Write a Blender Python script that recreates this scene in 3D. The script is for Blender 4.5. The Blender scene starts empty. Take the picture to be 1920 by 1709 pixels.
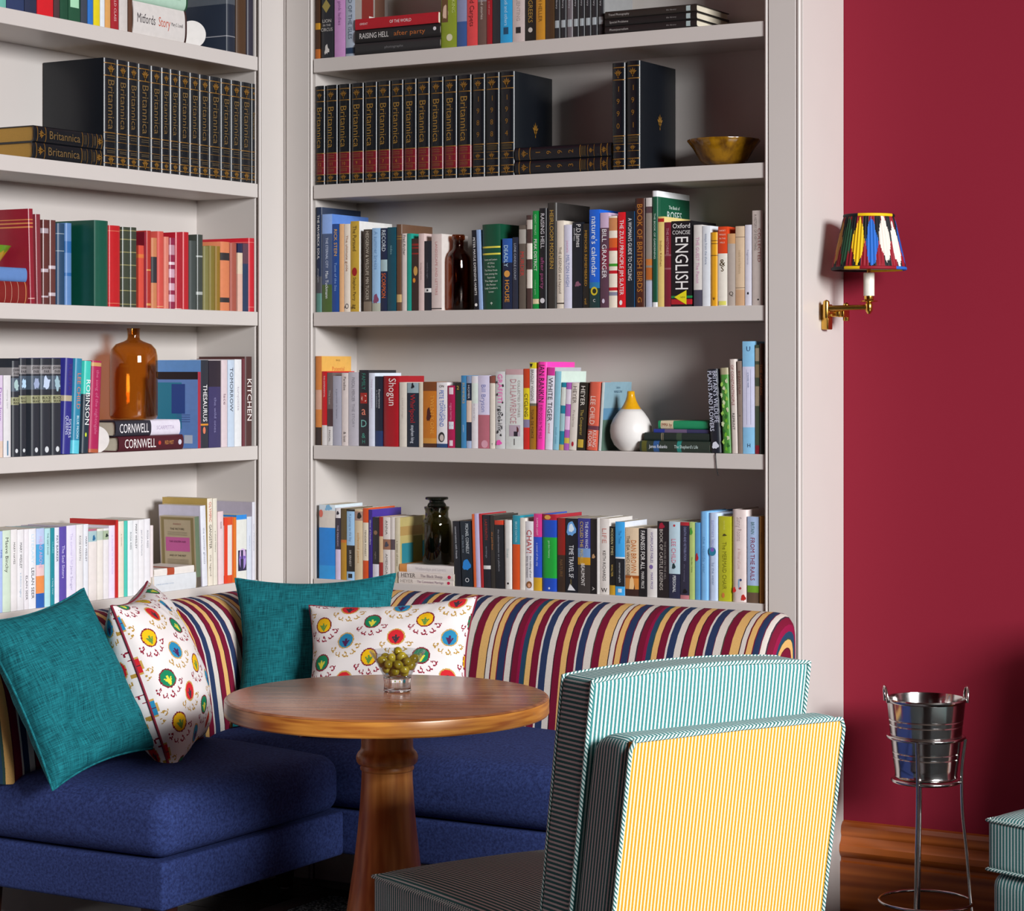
import bpy, math, random
import numpy as np
from mathutils import Vector, Matrix

SC = bpy.context.scene
COL = SC.collection
random.seed(7)

# ------------------------------------------------------------------ camera
F = 4294.0                 # focal length in pixels of the 1920 px wide frame
HOR = 695.0                # horizon row
EYE = 1.467                # eye height
TH = math.asin(0.5091)
CT, ST = math.cos(TH), math.sin(TH)
cd = bpy.data.cameras.new('camera')
cd.sensor_width = 36.0
cd.lens = 36.0 * F / 1920.0
cd.shift_y = -(1709 / 2.0 - HOR) / 1920.0
cd.clip_start = 0.05
cam = bpy.data.objects.new('camera', cd)
cam.location = (0, 0, EYE)
cam.rotation_euler = (math.pi / 2, 0, TH)
COL.objects.link(cam)
SC.camera = cam

# ------------------------------------------------------------------ light
SC.view_settings.view_transform = 'Standard'
SC.view_settings.look = 'None'
SC.view_settings.exposure = 0.0
SC.view_settings.gamma = 1.0
SC.view_settings.use_curve_mapping = False
wd = bpy.data.worlds.new('world')
SC.world = wd
wd.use_nodes = True
wb = wd.node_tree.nodes['Background']
wb.inputs[0].default_value = (0.9, 0.95, 1.0, 1)
wb.inputs[1].default_value = 0.25


def area(name, loc, target, sx, sy, power, color, spread=180):
    ld = bpy.data.lights.new(name, 'AREA')
    ld.shape = 'RECTANGLE'
    ld.size, ld.size_y = sx, sy
    ld.energy = power
    ld.spread = math.radians(spread)
    ld.color = color
    o = bpy.data.objects.new(name, ld)
    COL.objects.link(o)
    o.location = loc
    d = Vector(target) - Vector(loc)
    o.rotation_euler = d.to_track_quat('-Z', 'Y').to_euler()
    return o


# daylight entering by the wide window in the wall opposite the longer sofa run
area('window_daylight', (4.40, 1.40, 3.10), (-2.9, 4.7, 0.9), 2.6, 1.9, 205, (0.975, 0.985, 1.0), 80)

# ------------------------------------------------------------------ helpers


def lin(h):
    h = h.lstrip('#')
    out = []
    for i in (0, 2, 4):
        c = int(h[i:i + 2], 16) / 255.0
        out.append(c / 12.92 if c <= 0.04045 else ((c + 0.055) / 1.055) ** 2.4)
    return tuple(out)


def raydir(px):
    a = (px - 960.0) / F
    return a * CT - ST, a * ST + CT


def on_y(px, Y):
    dx, dy = raydir(px)
    z = Y / dy
    return dx * z, z


def on_x(px, X):
    dx, dy = raydir(px)
    z = X / dx
    return dy * z, z


def height(py, z):
    return EYE - (py - HOR) * z / F


def at(px, py, z):
    dx, dy = raydir(px)
    return Vector((dx * z, dy * z, height(py, z)))


MATS = {}


def node_mat(name):
    m = bpy.data.materials.new(name)
    m.use_nodes = True
    nt = m.node_tree
    return m, nt, nt.nodes['Principled BSDF']


def N(nt, t, **kw):
    n = nt.nodes.new(t)
    for k, v in kw.items():
        setattr(n, k, v)
    return n


def plain(hexc, rough=0.5, metal=0.0, spec=0.5, mottle=0.06, scale=60.0):
    key = (hexc, rough, metal, spec, mottle, scale)
    if key in MATS:
        return MATS[key]
    m, nt, b = node_mat('paint_' + hexc)
    c = lin(hexc)
    b.inputs['Roughness'].default_value = rough
    b.inputs['Metallic'].default_value = metal
    b.inputs['Specular IOR Level'].default_value = spec
    if mottle:
        tc = N(nt, 'ShaderNodeTexCoord')
        no = N(nt, 'ShaderNodeTexNoise')
        no.inputs['Scale'].default_value = scale
        nt.links.new(tc.outputs['Object'], no.inputs['Vector'])
        mx = N(nt, 'ShaderNodeMix', data_type='RGBA')
        mx.inputs[6].default_value = (*[x * (1 - mottle * 2) for x in c], 1)
        mx.inputs[7].default_value = (*[min(1, x * (1 + mottle)) for x in c], 1)
        nt.links.new(no.outputs['Fac'], mx.inputs[0])
        nt.links.new(mx.outputs[2], b.inputs['Base Color'])
    else:
        b.inputs['Base Color'].default_value = (*c, 1)
    MATS[key] = m
    return m


def bump(nt, b, height_out, strength, dist=0.001):
    bp = N(nt, 'ShaderNodeBump')
    bp.inputs['Strength'].default_value = strength
    bp.inputs['Distance'].default_value = dist
    nt.links.new(height_out, bp.inputs['Height'])
    nt.links.new(bp.outputs['Normal'], b.inputs['Normal'])


def fabric(name, c1, c2, scale=420, rough=0.9, bstr=0.5, sheen=0.0, flat=False):
    """woven cloth; flat: slub threads in the local x/y plane, else a fine felted grain"""
    m, nt, b = node_mat(name)
    tc = N(nt, 'ShaderNodeTexCoord')
    outs = []
    sets = ((scale, scale * 0.05, 0), (scale * 0.05, scale, 0)) if flat else ((scale, scale, scale), (scale * .18, scale * .18, scale * .18))
    for sc3 in sets:
        mp = N(nt, 'ShaderNodeMapping')
        mp.inputs['Scale'].default_value = sc3
        nt.links.new(tc.outputs['Object'], mp.inputs['Vector'])
        no = N(nt, 'ShaderNodeTexNoise')
        no.inputs['Scale'].default_value = 1.0
        no.inputs['Detail'].default_value = 2.0
        nt.links.new(mp.outputs[0], no.inputs['Vector'])
        outs.append(no.outputs['Fac'])
    ad = N(nt, 'ShaderNodeMath', operation='ADD')
    nt.links.new(outs[0], ad.inputs[0])
    nt.links.new(outs[1], ad.inputs[1])
    mr = N(nt, 'ShaderNodeMapRange')
    mr.inputs['From Min'].default_value = 0.72
    mr.inputs['From Max'].default_value = 1.3
    nt.links.new(ad.outputs[0], mr.inputs['Value'])
    mx = N(nt, 'ShaderNodeMix', data_type='RGBA')
    mx.inputs[6].default_value = (*lin(c1), 1)
    mx.inputs[7].default_value = (*lin(c2), 1)
    nt.links.new(mr.outputs[0], mx.inputs[0])
    nt.links.new(mx.outputs[2], b.inputs['Base Color'])
    b.inputs['Roughness'].default_value = rough
    b.inputs['Sheen Weight'].default_value = sheen
    b.inputs['Specular IOR Level'].default_value = 0.15
    bump(nt, b, ad.outputs[0], bstr, 0.0006)
    return m


def stripes(name, period, phase, stops, rough=0.85, fuzz=0.0006):
    """stripe cloth running on the u coordinate (metres) of the uv map"""
    m, nt, b = node_mat(name)
    uv = N(nt, 'ShaderNodeUVMap')
    sp = N(nt, 'ShaderNodeSeparateXYZ')
    nt.links.new(uv.outputs[0], sp.inputs[0])
    no = N(nt, 'ShaderNodeTexNoise')
    no.inputs['Scale'].default_value = 900
    tc = N(nt, 'ShaderNodeTexCoord')
    nt.links.new(tc.outputs['Object'], no.inputs['Vector'])
    jit = N(nt, 'ShaderNodeMath', operation='MULTIPLY_ADD')
    jit.inputs[1].default_value = fuzz * 2
    nt.links.new(no.outputs['Fac'], jit.inputs[0])
    nt.links.new(sp.outputs[0], jit.inputs[2])
    ma = N(nt, 'ShaderNodeMath', operation='MULTIPLY_ADD')
    ma.inputs[1].default_value = 1.0 / period
    ma.inputs[2].default_value = phase
    nt.links.new(jit.outputs[0], ma.inputs[0])
    fr = N(nt, 'ShaderNodeMath', operation='FRACT')
    nt.links.new(ma.outputs[0], fr.inputs[0])
    cr = N(nt, 'ShaderNodeValToRGB')
    cr.color_ramp.interpolation = 'CONSTANT'
    el = cr.color_ramp.elements
    el[0].position = stops[0][0]
    el[0].color = (*lin(stops[0][1]), 1)
    el[1].position = stops[1][0]
    el[1].color = (*lin(stops[1][1]), 1)
    for p, c in stops[2:]:
        e = el.new(p)
        e.color = (*lin(c), 1)
    nt.links.new(fr.outputs[0], cr.inputs[0])
    n2 = N(nt, 'ShaderNodeTexNoise')
    n2.inputs['Scale'].default_value = 500
    nt.links.new(tc.outputs['Object'], n2.inputs['Vector'])
    mr = N(nt, 'ShaderNodeMapRange')
    mr.inputs['To Min'].default_value = 0.78
    mr.inputs['To Max'].default_value = 1.15
    nt.links.new(n2.outputs['Fac'], mr.inputs['Value'])
    mu = N(nt, 'ShaderNodeVectorMath', operation='SCALE')
    nt.links.new(cr.outputs[0], mu.inputs[0])
    nt.links.new(mr.outputs[0], mu.inputs['Scale'])
    nt.links.new(mu.outputs[0], b.inputs['Base Color'])
    b.inputs['Roughness'].default_value = rough
    b.inputs['Specular IOR Level'].default_value = 0.2
    b.inputs['Sheen Weight'].default_value = 0.0
    bump(nt, b, n2.outputs['Fac'], 0.35, 0.0006)
    return m


def wood(name, c1, c2, axis_scale, rough=0.35, coat=0.0, ring=7.0):
    m, nt, b = node_mat(name)
    tc = N(nt, 'ShaderNodeTexCoord')
    mp = N(nt, 'ShaderNodeMapping')
    mp.inputs['Scale'].default_value = axis_scale
    nt.links.new(tc.outputs['Object'], mp.inputs['Vector'])
    n1 = N(nt, 'ShaderNodeTexNoise')
    n1.inputs['Scale'].default_value = ring
    n1.inputs['Detail'].default_value = 6
    n1.inputs['Roughness'].default_value = 0.252
    nt.links.new(mp.outputs[0], n1.inputs['Vector'])
    cr = N(nt, 'ShaderNodeValToRGB')
    cr.color_ramp.elements[0].position = 0.32
    cr.color_ramp.elements[0].color = (*lin(c1), 1)
    cr.color_ramp.elements[1].position = 0.68
    cr.color_ramp.elements[1].color = (*lin(c2), 1)
    nt.links.new(n1.outputs['Fac'], cr.inputs[0])
    nt.links.new(cr.outputs[0], b.inputs['Base Color'])
    b.inputs['Roughness'].default_value = rough
    b.inputs['Coat Weight'].default_value = coat
    b.inputs['Coat Roughness'].default_value = 0.2
    bump(nt, b, n1.outputs['Fac'], 0.08, 0.001)
    return m


def printed(name, rough=0.8, bstr=0.2, scale=700):
    """colour printed on the cloth itself (per-corner colour attribute)"""
    m, nt, b = node_mat(name)
    at_ = N(nt, 'ShaderNodeAttribute', attribute_name='print')
    nt.links.new(at_.outputs['Color'], b.inputs['Base Color'])
    no = N(nt, 'ShaderNodeTexNoise')
    no.inputs['Scale'].default_value = scale
    tc = N(nt, 'ShaderNodeTexCoord')
    nt.links.new(tc.outputs['Object'], no.inputs['Vector'])
    b.inputs['Roughness'].default_value = rough
    b.inputs['Specular IOR Level'].default_value = 0.25
    bump(nt, b, no.outputs['Fac'], bstr, 0.0006)
    return m


def glass(name, hexc, refl=0.05):
    """blown glass wall: tinted clear transmission under a Fresnel reflection"""
    m, nt, b = node_mat(name)
    nt.nodes.remove(b)
    out = nt.nodes['Material Output']
    tc = N(nt, 'ShaderNodeTexCoord')
    no = N(nt, 'ShaderNodeTexNoise')
    no.inputs['Scale'].default_value = 14
    nt.links.new(tc.outputs['Object'], no.inputs['Vector'])
    bp = N(nt, 'ShaderNodeBump')
    bp.inputs['Strength'].default_value = 0.08
    bp.inputs['Distance'].default_value = 0.002
    nt.links.new(no.outputs['Fac'], bp.inputs['Height'])
    tr = N(nt, 'ShaderNodeBsdfTransparent')
    tr.inputs[0].default_value = (*lin(hexc), 1)
    gl = N(nt, 'ShaderNodeBsdfGlossy')
    gl.inputs['Roughness'].default_value = 0.03
    nt.links.new(bp.outputs[0], gl.inputs['Normal'])
    lw = N(nt, 'ShaderNodeLayerWeight')
    lw.inputs['Blend'].default_value = 0.5
    nt.links.new(bp.outputs[0], lw.inputs['Normal'])
    pw = N(nt, 'ShaderNodeMath', operation='POWER')
    pw.inputs[1].default_value = 4.0
    nt.links.new(lw.outputs['Facing'], pw.inputs[0])
    fr = N(nt, 'ShaderNodeMath', operation='MULTIPLY_ADD')
    fr.inputs[1].default_value = 0.6
    fr.inputs[2].default_value = refl
    nt.links.new(pw.outputs[0], fr.inputs[0])
    mx = N(nt, 'ShaderNodeMixShader')
    nt.links.new(fr.outputs[0], mx.inputs[0])
    nt.links.new(tr.outputs[0], mx.inputs[1])
    nt.links.new(gl.outputs[0], mx.inputs[2])
    nt.links.new(mx.outputs[0], out.inputs['Surface'])
    return m


def metal(name, hexc, rough, scratch=0.15):
    m, nt, b = node_mat(name)
    b.inputs['Base Color'].default_value = (*lin(hexc), 1)
    b.inputs['Metallic'].default_value = 1.0
    no = N(nt, 'ShaderNodeTexNoise')
    no.inputs['Scale'].default_value = 25
    tc = N(nt, 'ShaderNodeTexCoord')
    nt.links.new(tc.outputs['Object'], no.inputs['Vector'])
    mr = N(nt, 'ShaderNodeMapRange')
    mr.inputs['To Min'].default_value = rough * (1 - scratch * 2)
    mr.inputs['To Max'].default_value = rough * (1 + scratch * 2)
    nt.links.new(no.outputs['Fac'], mr.inputs['Value'])
    nt.links.new(mr.outputs[0], b.inputs['Roughness'])
    return m


def obj(name, verts, faces, mats, parent=None, idx=None, uvs=None, smooth=False, colors=None, sharp=None):
    me = bpy.data.meshes.new(name)
    me.from_pydata([tuple(v) for v in verts], [], [tuple(f) for f in faces])
    for mm in (mats if isinstance(mats, (list, tuple)) else [mats]):
        me.materials.append(mm)
    if idx is not None:
        me.polygons.foreach_set('material_index', np.asarray(idx, dtype=np.int32))
    if uvs is not None:
        ul = me.uv_layers.new(name='UVMap')
        ul.data.foreach_set('uv', np.asarray(uvs, dtype=np.float32).ravel())
    if colors is not None:
        ca = me.color_attributes.new('print', 'FLOAT_COLOR', 'CORNER')
        ca.data.foreach_set('color', np.asarray(colors, dtype=np.float32).ravel())
    if smooth:
        me.polygons.foreach_set('use_smooth', np.ones(len(me.polygons), dtype=bool))
        if sharp:
            me.set_sharp_from_angle(angle=math.radians(sharp))
    me.update()
    o = bpy.data.objects.new(name, me)
    COL.objects.link(o)
    if parent is not None:
        o.parent = parent
    return o


def share(name, mesh, parent=None, loc=None):
    o = bpy.data.objects.new(name, mesh)
    COL.objects.link(o)
    o.parent = parent
    if loc is not None:
        o.location = loc
    return o


def empty(name, loc=(0, 0, 0), rotz=0.0, mat=None):
    o = bpy.data.objects.new(name, None)
    o.empty_display_size = 0.05
    COL.objects.link(o)
    if mat is not None:
        o.matrix_world = mat
    else:
        o.location = loc
        o.rotation_euler = (0, 0, rotz)
    return o


def tag(o, label=None, cat=None, group=None, kind=None):
    if label:
        o['label'] = label
    if cat:
        o['category'] = cat
    if group:
        o['group'] = group
    if kind:
        o['kind'] = kind
    return o


def box_vf(x0, x1, y0, y1, z0, z1):
    v = [(x0, y0, z0), (x1, y0, z0), (x1, y1, z0), (x0, y1, z0), (x0, y0, z1), (x1, y0, z1), (x1, y1, z1), (x0, y1, z1)]
    f = [(3, 2, 1, 0), (4, 5, 6, 7), (0, 1, 5, 4), (1, 2, 6, 5), (2, 3, 7, 6), (3, 0, 4, 7)]
    return v, f


def bev_box(name, x0, x1, y0, y1, z0, z1, mat, parent=None, r=0.002):
    return rbox(name, ((x0 + x1) / 2, (y0 + y1) / 2, (z0 + z1) / 2), (x1 - x0, y1 - y0, z1 - z0), r, mat, parent, k=1, m=1, smooth=False)


def rbox(name, center, size, r, mat, parent=None, k=4, m=8, uvf=None, warp=None, smooth=True):
    """box with rounded edges; uvf(axis, sign, p)->u,v ; warp(p)->p"""
    h = [s / 2.0 for s in size]
    r = min(r, min(h) * 0.999)
    ax = []
    for i in range(3):
        a = [-h[i] + r * (1 - math.cos(math.pi / 2 * j / k)) if k > 1 else -h[i] + r * j for j in range(k + 1)]
        inner = [-(h[i] - r) + 2 * (h[i] - r) * j / m for j in range(1, m)] if h[i] - r > 1e-6 else []
        if h[i] - r <= 1e-6:
            a = a[:-1] + [0.0]
        b = [-t for t in reversed(a)]
        if h[i] - r <= 1e-6:
            b = b[1:]
        ax.append(a + inner + b)
    verts, vid, faces, uvs = [], {}, [], []

    def vert(p):
        key = tuple(round(c, 6) for c in p)
        if key in vid:
            return vid[key]
        c = [max(-(h[i] - r), min(h[i] - r, p[i])) for i in range(3)]
        d = [p[i] - c[i] for i in range(3)]
        L = math.sqrt(sum(q * q for q in d))
        q = [c[i] + (d[i] / L * r if L > 1e-9 else 0) for i in range(3)]
        if warp:
            q = warp(q)
        verts.append([q[i] + center[i] for i in range(3)])
        vid[key] = len(verts) - 1
        return vid[key]
    for a in range(3):
        b, c = (a + 1) % 3, (a + 2) % 3
        for s in (-1, 1):
            for i in range(len(ax[b]) - 1):
                for j in range(len(ax[c]) - 1):
                    ps = []
                    for (bi, ci) in ((i, j), (i + 1, j), (i + 1, j + 1), (i, j + 1)):
                        p = [0, 0, 0]
                        p[a] = s * h[a]
                        p[b] = ax[b][bi]
                        p[c] = ax[c][ci]
                        ps.append(p)
                    if s < 0:
                        ps.reverse()
                    ids = [vert(p) for p in ps]
                    if len(set(ids)) < 3:
                        continue
                    if len(set(ids)) < 4:
                        seen = []
                        ps2 = []
                        for q, i_ in zip(ps, ids):
                            if i_ not in seen:
                                seen.append(i_)
                                ps2.append(q)
                        ids, ps = seen, ps2
                    faces.append(ids)
                    for p in ps:
                        uvs.append(uvf(a, s, p) if uvf else (p[b], p[c]))
    return obj(name, verts, faces, mat, parent, uvs=uvs, smooth=smooth)


def lathe(name, prof, mat, parent=None, n=48, closed=False, idx_of=None, smooth=True, sharp=40, loc=(0, 0, 0), wob=None):
    verts, faces, idx = [], [], []
    m = len(prof)
    for j in range(n):
        a = 2 * math.pi * j / n
        for i, (r, z) in enumerate(prof):
            rr = r * (1 + (wob(a, i) if wob else 0))
            verts.append((loc[0] + rr * math.cos(a), loc[1] + rr * math.sin(a), loc[2] + z))
    segs = m if closed else m - 1
    for j in range(n):
        j2 = (j + 1) % n
        for i in range(segs):
            i2 = (i + 1) % m
            if prof[i][0] < 1e-7 and prof[i2][0] < 1e-7:
                continue
            f = [j * m + i, j2 * m + i, j2 * m + i2, j * m + i2]
            if prof[i][0] < 1e-7:
                f = [j * m + i, j2 * m + i2, j * m + i2]
            elif prof[i2][0] < 1e-7:
                f = [j * m + i, j2 * m + i, j * m + i2]
            faces.append(f)
            idx.append(idx_of(i) if idx_of else 0)
    me_o = obj(name, verts, faces, mat, parent, idx=idx, smooth=smooth, sharp=sharp)
    # weld the axis points
    import bmesh
    bm = bmesh.new()
    bm.from_mesh(me_o.data)
    bmesh.ops.remove_doubles(bm, verts=bm.verts, dist=1e-6)
    bm.to_mesh(me_o.data)
    bm.free()
    return me_o


def tube(name, pts, r, mat, parent=None, n=8, closed=False, uv=False, smooth=True, caps=True, radii=None):
    pts = [Vector(p) for p in pts]
    m = len(pts)
    verts, faces, uvs = [], [], []
    nrm = None
    dist = 0.0
    dl = []
    for i in range(m):
        if closed:
            t = pts[(i + 1) % m] - pts[i - 1]
        else:
            t = pts[min(i + 1, m - 1)] - pts[max(i - 1, 0)]
        t.normalize()
        if nrm is None:
            up = Vector((0, 0, 1)) if abs(t.z) < 0.9 else Vector((1, 0, 0))
            nrm = t.cross(up).normalized()
        else:
            nrm = (nrm - t * nrm.dot(t)).normalized()
        bi = t.cross(nrm)
        rr = radii[i] if radii else r
        for j in range(n):
            a = 2 * math.pi * j / n
            verts.append(pts[i] + nrm * (rr * math.cos(a)) + bi * (rr * math.sin(a)))
        if i:
            dist += (pts[i] - pts[i - 1]).length
        dl.append(dist)
    dl.append(dist + ((pts[0] - pts[-1]).length if closed else 0))
    for i in range(m if closed else m - 1):
        i2 = (i + 1) % m
        for j in range(n):
            j2 = (j + 1) % n
            faces.append((i * n + j, i * n + j2, i2 * n + j2, i2 * n + j))
            k = r * 6.28 / n
            uvs += [(dl[i] + j * k, 0), (dl[i] + (j + 1) * k, 0), (dl[i + 1] + (j + 1) * k, 0), (dl[i + 1] + j * k, 0)]
    if not closed and caps:
        faces.append(list(range(n - 1, -1, -1)))
        uvs += [(0, 0)] * n
        faces.append(list(range((m - 1) * n, m * n)))
        uvs += [(0, 0)] * n
    return obj(name, verts, faces, mat, parent, uvs=uvs if uv else None, smooth=smooth, sharp=50)


def smooth_path(pts, sub=6, closed=False):
    """catmull-rom through the points"""
    P = [Vector(p) for p in pts]
    n = len(P)
    out = []
    for i in range(n if closed else n - 1):
        p0 = P[i - 1] if (closed or i > 0) else P[0]
        p1 = P[i]
        p2 = P[(i + 1) % n]
        p3 = P[(i + 2) % n] if (closed or i + 2 < n) else P[-1]
        for s in range(sub):
            t = s / sub
            out.append(0.5 * ((2 * p1) + (p2 - p0) * t + (2 * p0 - 5 * p1 + 4 * p2 - p3) * t * t + (3 * p1 - p0 - 3 * p2 + p3) * t ** 3))
    if not closed:
        out.append(P[-1])
    return out

# ------------------------------------------------------------------ materials
M_PAINT = plain('cdc6c1', 0.42, mottle=0.012, scale=9)
M_CREAM = plain('ccc5c0', 0.5, mottle=0.012, scale=7)


def red_wall_mat():
    m, nt, b = node_mat('red_emulsion')
    tc = N(nt, 'ShaderNodeTexCoord')
    no = N(nt, 'ShaderNodeTexNoise')
    no.inputs['Scale'].default_value = 180
    nt.links.new(tc.outputs['Object'], no.inputs['Vector'])
    b.inputs['Base Color'].default_value = (*lin('8c1c31'), 1)
    b.inputs['Roughness'].default_value = 0.75
    b.inputs['Specular IOR Level'].default_value = 0.25
    bump(nt, b, no.outputs['Fac'], 0.12, 0.001)
    return m


M_RED = red_wall_mat()
M_SKIRT = wood('skirting_wood', '7a3410', 'bf6526', (0.25, 3, 9), 0.3, 0.3, 6)
M_PLANK = wood('dark_floorboard', '0c0807', '1d1613', (0.4, 5, 5), 0.28, 0.2, 5)
M_DARKLEG = wood('dark_leg_wood', '22100c', '3a1b14', (4, 4, 1), 0.35)

# ------------------------------------------------------------------ room
YR, XL = 5.387, -3.96            # front planes of the two bookcases
WALLY = YR + 0.289               # red wall
XRL, XRR = -3.856, -2.436        # opening of the lamp bookcase
YLR = 5.276                      # corner-side end of the other bookcase's opening
SHELF_Z = [EYE + .899 + .385, EYE + .899, EYE + .535, EYE + .168, EYE - .2155, EYE - .600]
SH_T = 0.040
BC_D = 0.228                     # depth of the shelves

CEIL = 4.4
wall = obj('wall_back', *box_vf(-4.32, 4.5, WALLY, WALLY + 0.12, 0, CEIL), M_RED)
tag(wall, 'crimson painted wall beside the bookcase', kind='structure')

M_WHITE = plain('b9b2a4', .7, mottle=.01, scale=5)
tag(obj('wall_left', *box_vf(-4.44, -4.32, -3.2, WALLY + .12, 0, CEIL), M_RED), 'crimson wall behind the fitted bookcase', kind='structure')
tag(obj('wall_front', *box_vf(-4.32, 4.5, -3.32, -3.2, 0, CEIL), M_RED), 'crimson wall at the far end of the room', kind='structure')
tag(obj('ceiling', *box_vf(-4.32, 4.5, -3.2, WALLY, CEIL, CEIL + .1), M_WHITE), 'plain off-white ceiling above the room', kind='structure')
WY0, WY1, WZ0, WZ1 = -0.1, 2.9, 1.9, 4.15
wv, wf = [], []
for bb in ((4.5, 4.62, -3.2, WY0, 0, CEIL), (4.5, 4.62, WY1, WALLY, 0, CEIL), (4.5, 4.62, WY0, WY1, 0, WZ0), (4.5, 4.62, WY0, WY1, WZ1, CEIL)):
    a_, b_ = box_vf(*bb)
    wf += [tuple(q + len(wv) for q in fc) for fc in b_]
    wv += a_
tag(obj('wall_right', wv, wf, M_RED), 'crimson wall around the wide window', kind='structure')
wn = empty('window_1', (4.56, (WY0 + WY1) / 2, WZ0))
tag(wn, 'wide window with a pale frame', kind='structure')
hw_ = (WY1 - WY0) / 2
for yy in (-hw_ + .03, -hw_ / 3, hw_ / 3, hw_ - .03):
    rbox('window_frame', (0, yy, (WZ1 - WZ0) / 2), (.06, .05, WZ1 - WZ0), .003, M_WHITE, wn, k=1, m=1, smooth=False)
for zz in (.03, WZ1 - WZ0 - .03):
    rbox('window_frame', (0, 0, zz), (.06, 2 * hw_, .05), .003, M_WHITE, wn, k=1, m=1, smooth=False)

# skirting: swept moulding
prof = [(0, 0), (.026, 0), (.026, .168), (.020, .172), (.020, .180), (.026, .186), (.032, .198), (.031, .214), (.022, .224), (.018, .236), (.021, .246), (.019, .262), (.010, .272), (0, .275)]
v, f = [], []
for X in (-2.3345, 4.5):
    for d, z in prof:
        v.append((X, WALLY - d, z))
n_ = len(prof)
f = [(i, i + n_, i + 1 + n_, i + 1) for i in range(n_ - 1)] + [tuple(range(n_)), tuple(range(2 * n_ - 1, n_ - 1, -1))]
sk = obj('baseboard_back', v, f, M_SKIRT, smooth=True, sharp=25)
tag(sk, 'tall varnished wooden skirting under the red wall', kind='structure')

fl = obj('floor', *box_vf(-4.32, 4.5, -3.2, WALLY, -0.06, -0.022), plain('120d0b', .6))
tag(fl, 'dark stained floorboards of the room', kind='structure')
pm = None
for i in range(74):
    y = -3.2 + i * 0.12
    if pm is None:
        o = rbox('plank', (4.37, 0.0585, -0.0105), (8.74, 0.117, 0.021), 0.002, M_PLANK, fl, k=1, m=1, smooth=False)
        pm = o.data
    else:
        o = share('plank', pm, fl)
    o.location = (-4.27 + 0.01 * ((i * 7) % 3), y, 0)

# rug
rug = empty('rug', (-2.3, 4.0, 0.0))
tag(rug, 'grey boucle rug with dark maroon border on the floor under the table', 'rug')


def rug_mat():
    m, nt, b = node_mat('boucle')
    tc = N(nt, 'ShaderNodeTexCoord')
    vo = N(nt, 'ShaderNodeTexVoronoi')
    vo.inputs['Scale'].default_value = 130
    nt.links.new(tc.outputs['Object'], vo.inputs['Vector'])
    cr = N(nt, 'ShaderNodeValToRGB')
    cr.color_ramp.elements[0].color = (*lin('c8c4c4'), 1)
    cr.color_ramp.elements[0].position = 0.3
    cr.color_ramp.elements[1].color = (*lin('201c22'), 1)
    cr.color_ramp.elements[1].position = 0.55
    nt.links.new(vo.outputs['Distance'], cr.inputs[0])
    nt.links.new(cr.outputs[0], b.inputs['Base Color'])
    b.inputs['Roughness'].default_value = 0.95
    bump(nt, b, vo.outputs['Distance'], 1.0, 0.004)
    return m


rbox('pile', (-0.43, -0.25, 0.008), (1.86, 2.9, 0.014), 0.005, rug_mat(), rug, k=2, m=4)
for nm, c, s in (('border', (-0.43, 1.245, 0.005), (2.02, 0.08, 0.009)), ('border', (-0.43, -1.745, 0.005), (2.02, 0.08, 0.009)),
                 ('border', (-1.40, -0.25, 0.005), (0.08, 2.9, 0.009)), ('border', (0.54, -0.25, 0.005), (0.08, 2.9, 0.009))):
    rbox(nm, c, s, 0.003, plain('3a1512', .9), rug, k=2, m=2)

# ------------------------------------------------------------------ bookcases
TOPZ = 3.05


def bead(name, x, y, r, z0, z1, parent):
    pts = [(x, y, z0), (x, y, z1)]
    return tube(name, pts, r, M_PAINT, parent, n=10)


bcR = empty('bookcase', (XRL, YR, 0))
tag(bcR, 'cream painted fitted bookcase next to the crimson wall', 'bookcase', 'fitted bookcases meeting in the corner')


def rel(o, x0, x1, y0, y1, z0, z1):
    return (x0 - o.location.x, x1 - o.location.x, y0 - o.location.y, y1 - o.location.y, z0, z1)


bev_box('back_panel', *rel(bcR, XRL - .02, XRR + .02, YR + BC_D, YR + BC_D + .015, 0.06, TOPZ), M_CREAM, bcR, .0005)
bev_box('side_panel', *rel(bcR, XRL - .022, XRL, YR + .018, YR + BC_D, 0.06, TOPZ), M_CREAM, bcR, .0005)
bev_box('side_panel', *rel(bcR, XRR, XRR + .022, YR + .018, YR + BC_D, 0.06, TOPZ), M_CREAM, bcR, .0005)
# end return facing the room, in three planes as on the real piece
bev_box('end_panel', *rel(bcR, XRR + .0225, -2.335, YR + .018, WALLY - .0005, 0.0, TOPZ), M_PAINT, bcR, .0015)
# stiles with bead mouldings
bev_box('stile', *rel(bcR, -3.948, XRL - .011, YR, YR + .0175, 0.0, TOPZ), M_PAINT, bcR, .0015)
bev_box('stile', *rel(bcR, XRR + .013, -2.347, YR, YR + .0175, 0.0, TOPZ), M_PAINT, bcR, .0015)
bead('bead_moulding', XRL - .0055 - XRL, .0045, .0045, 0, TOPZ, bcR)
bead('bead_moulding', XRR + .006 - XRL, .0045, .0045, 0, TOPZ, bcR)
bead('bead_moulding', -2.340 - XRL, .004, .0055, 0, TOPZ, bcR)
bead('bead_moulding', -3.955 - XRL, .006, .0040, 0, TOPZ, bcR)
for zt in SHELF_Z:
    bev_box('shelf', *rel(bcR, XRL + .0003, XRR - .0003, YR + .006, YR + BC_D - .0003, zt - SH_T, zt), M_PAINT, bcR, .002)
bev_box('base_panel', *rel(bcR, XRL + .0003, XRR - .0003, YR + .012, YR + .03, 0, SHELF_Z[-1] - SH_T - .0005), M_PAINT, bcR, .001)

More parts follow.
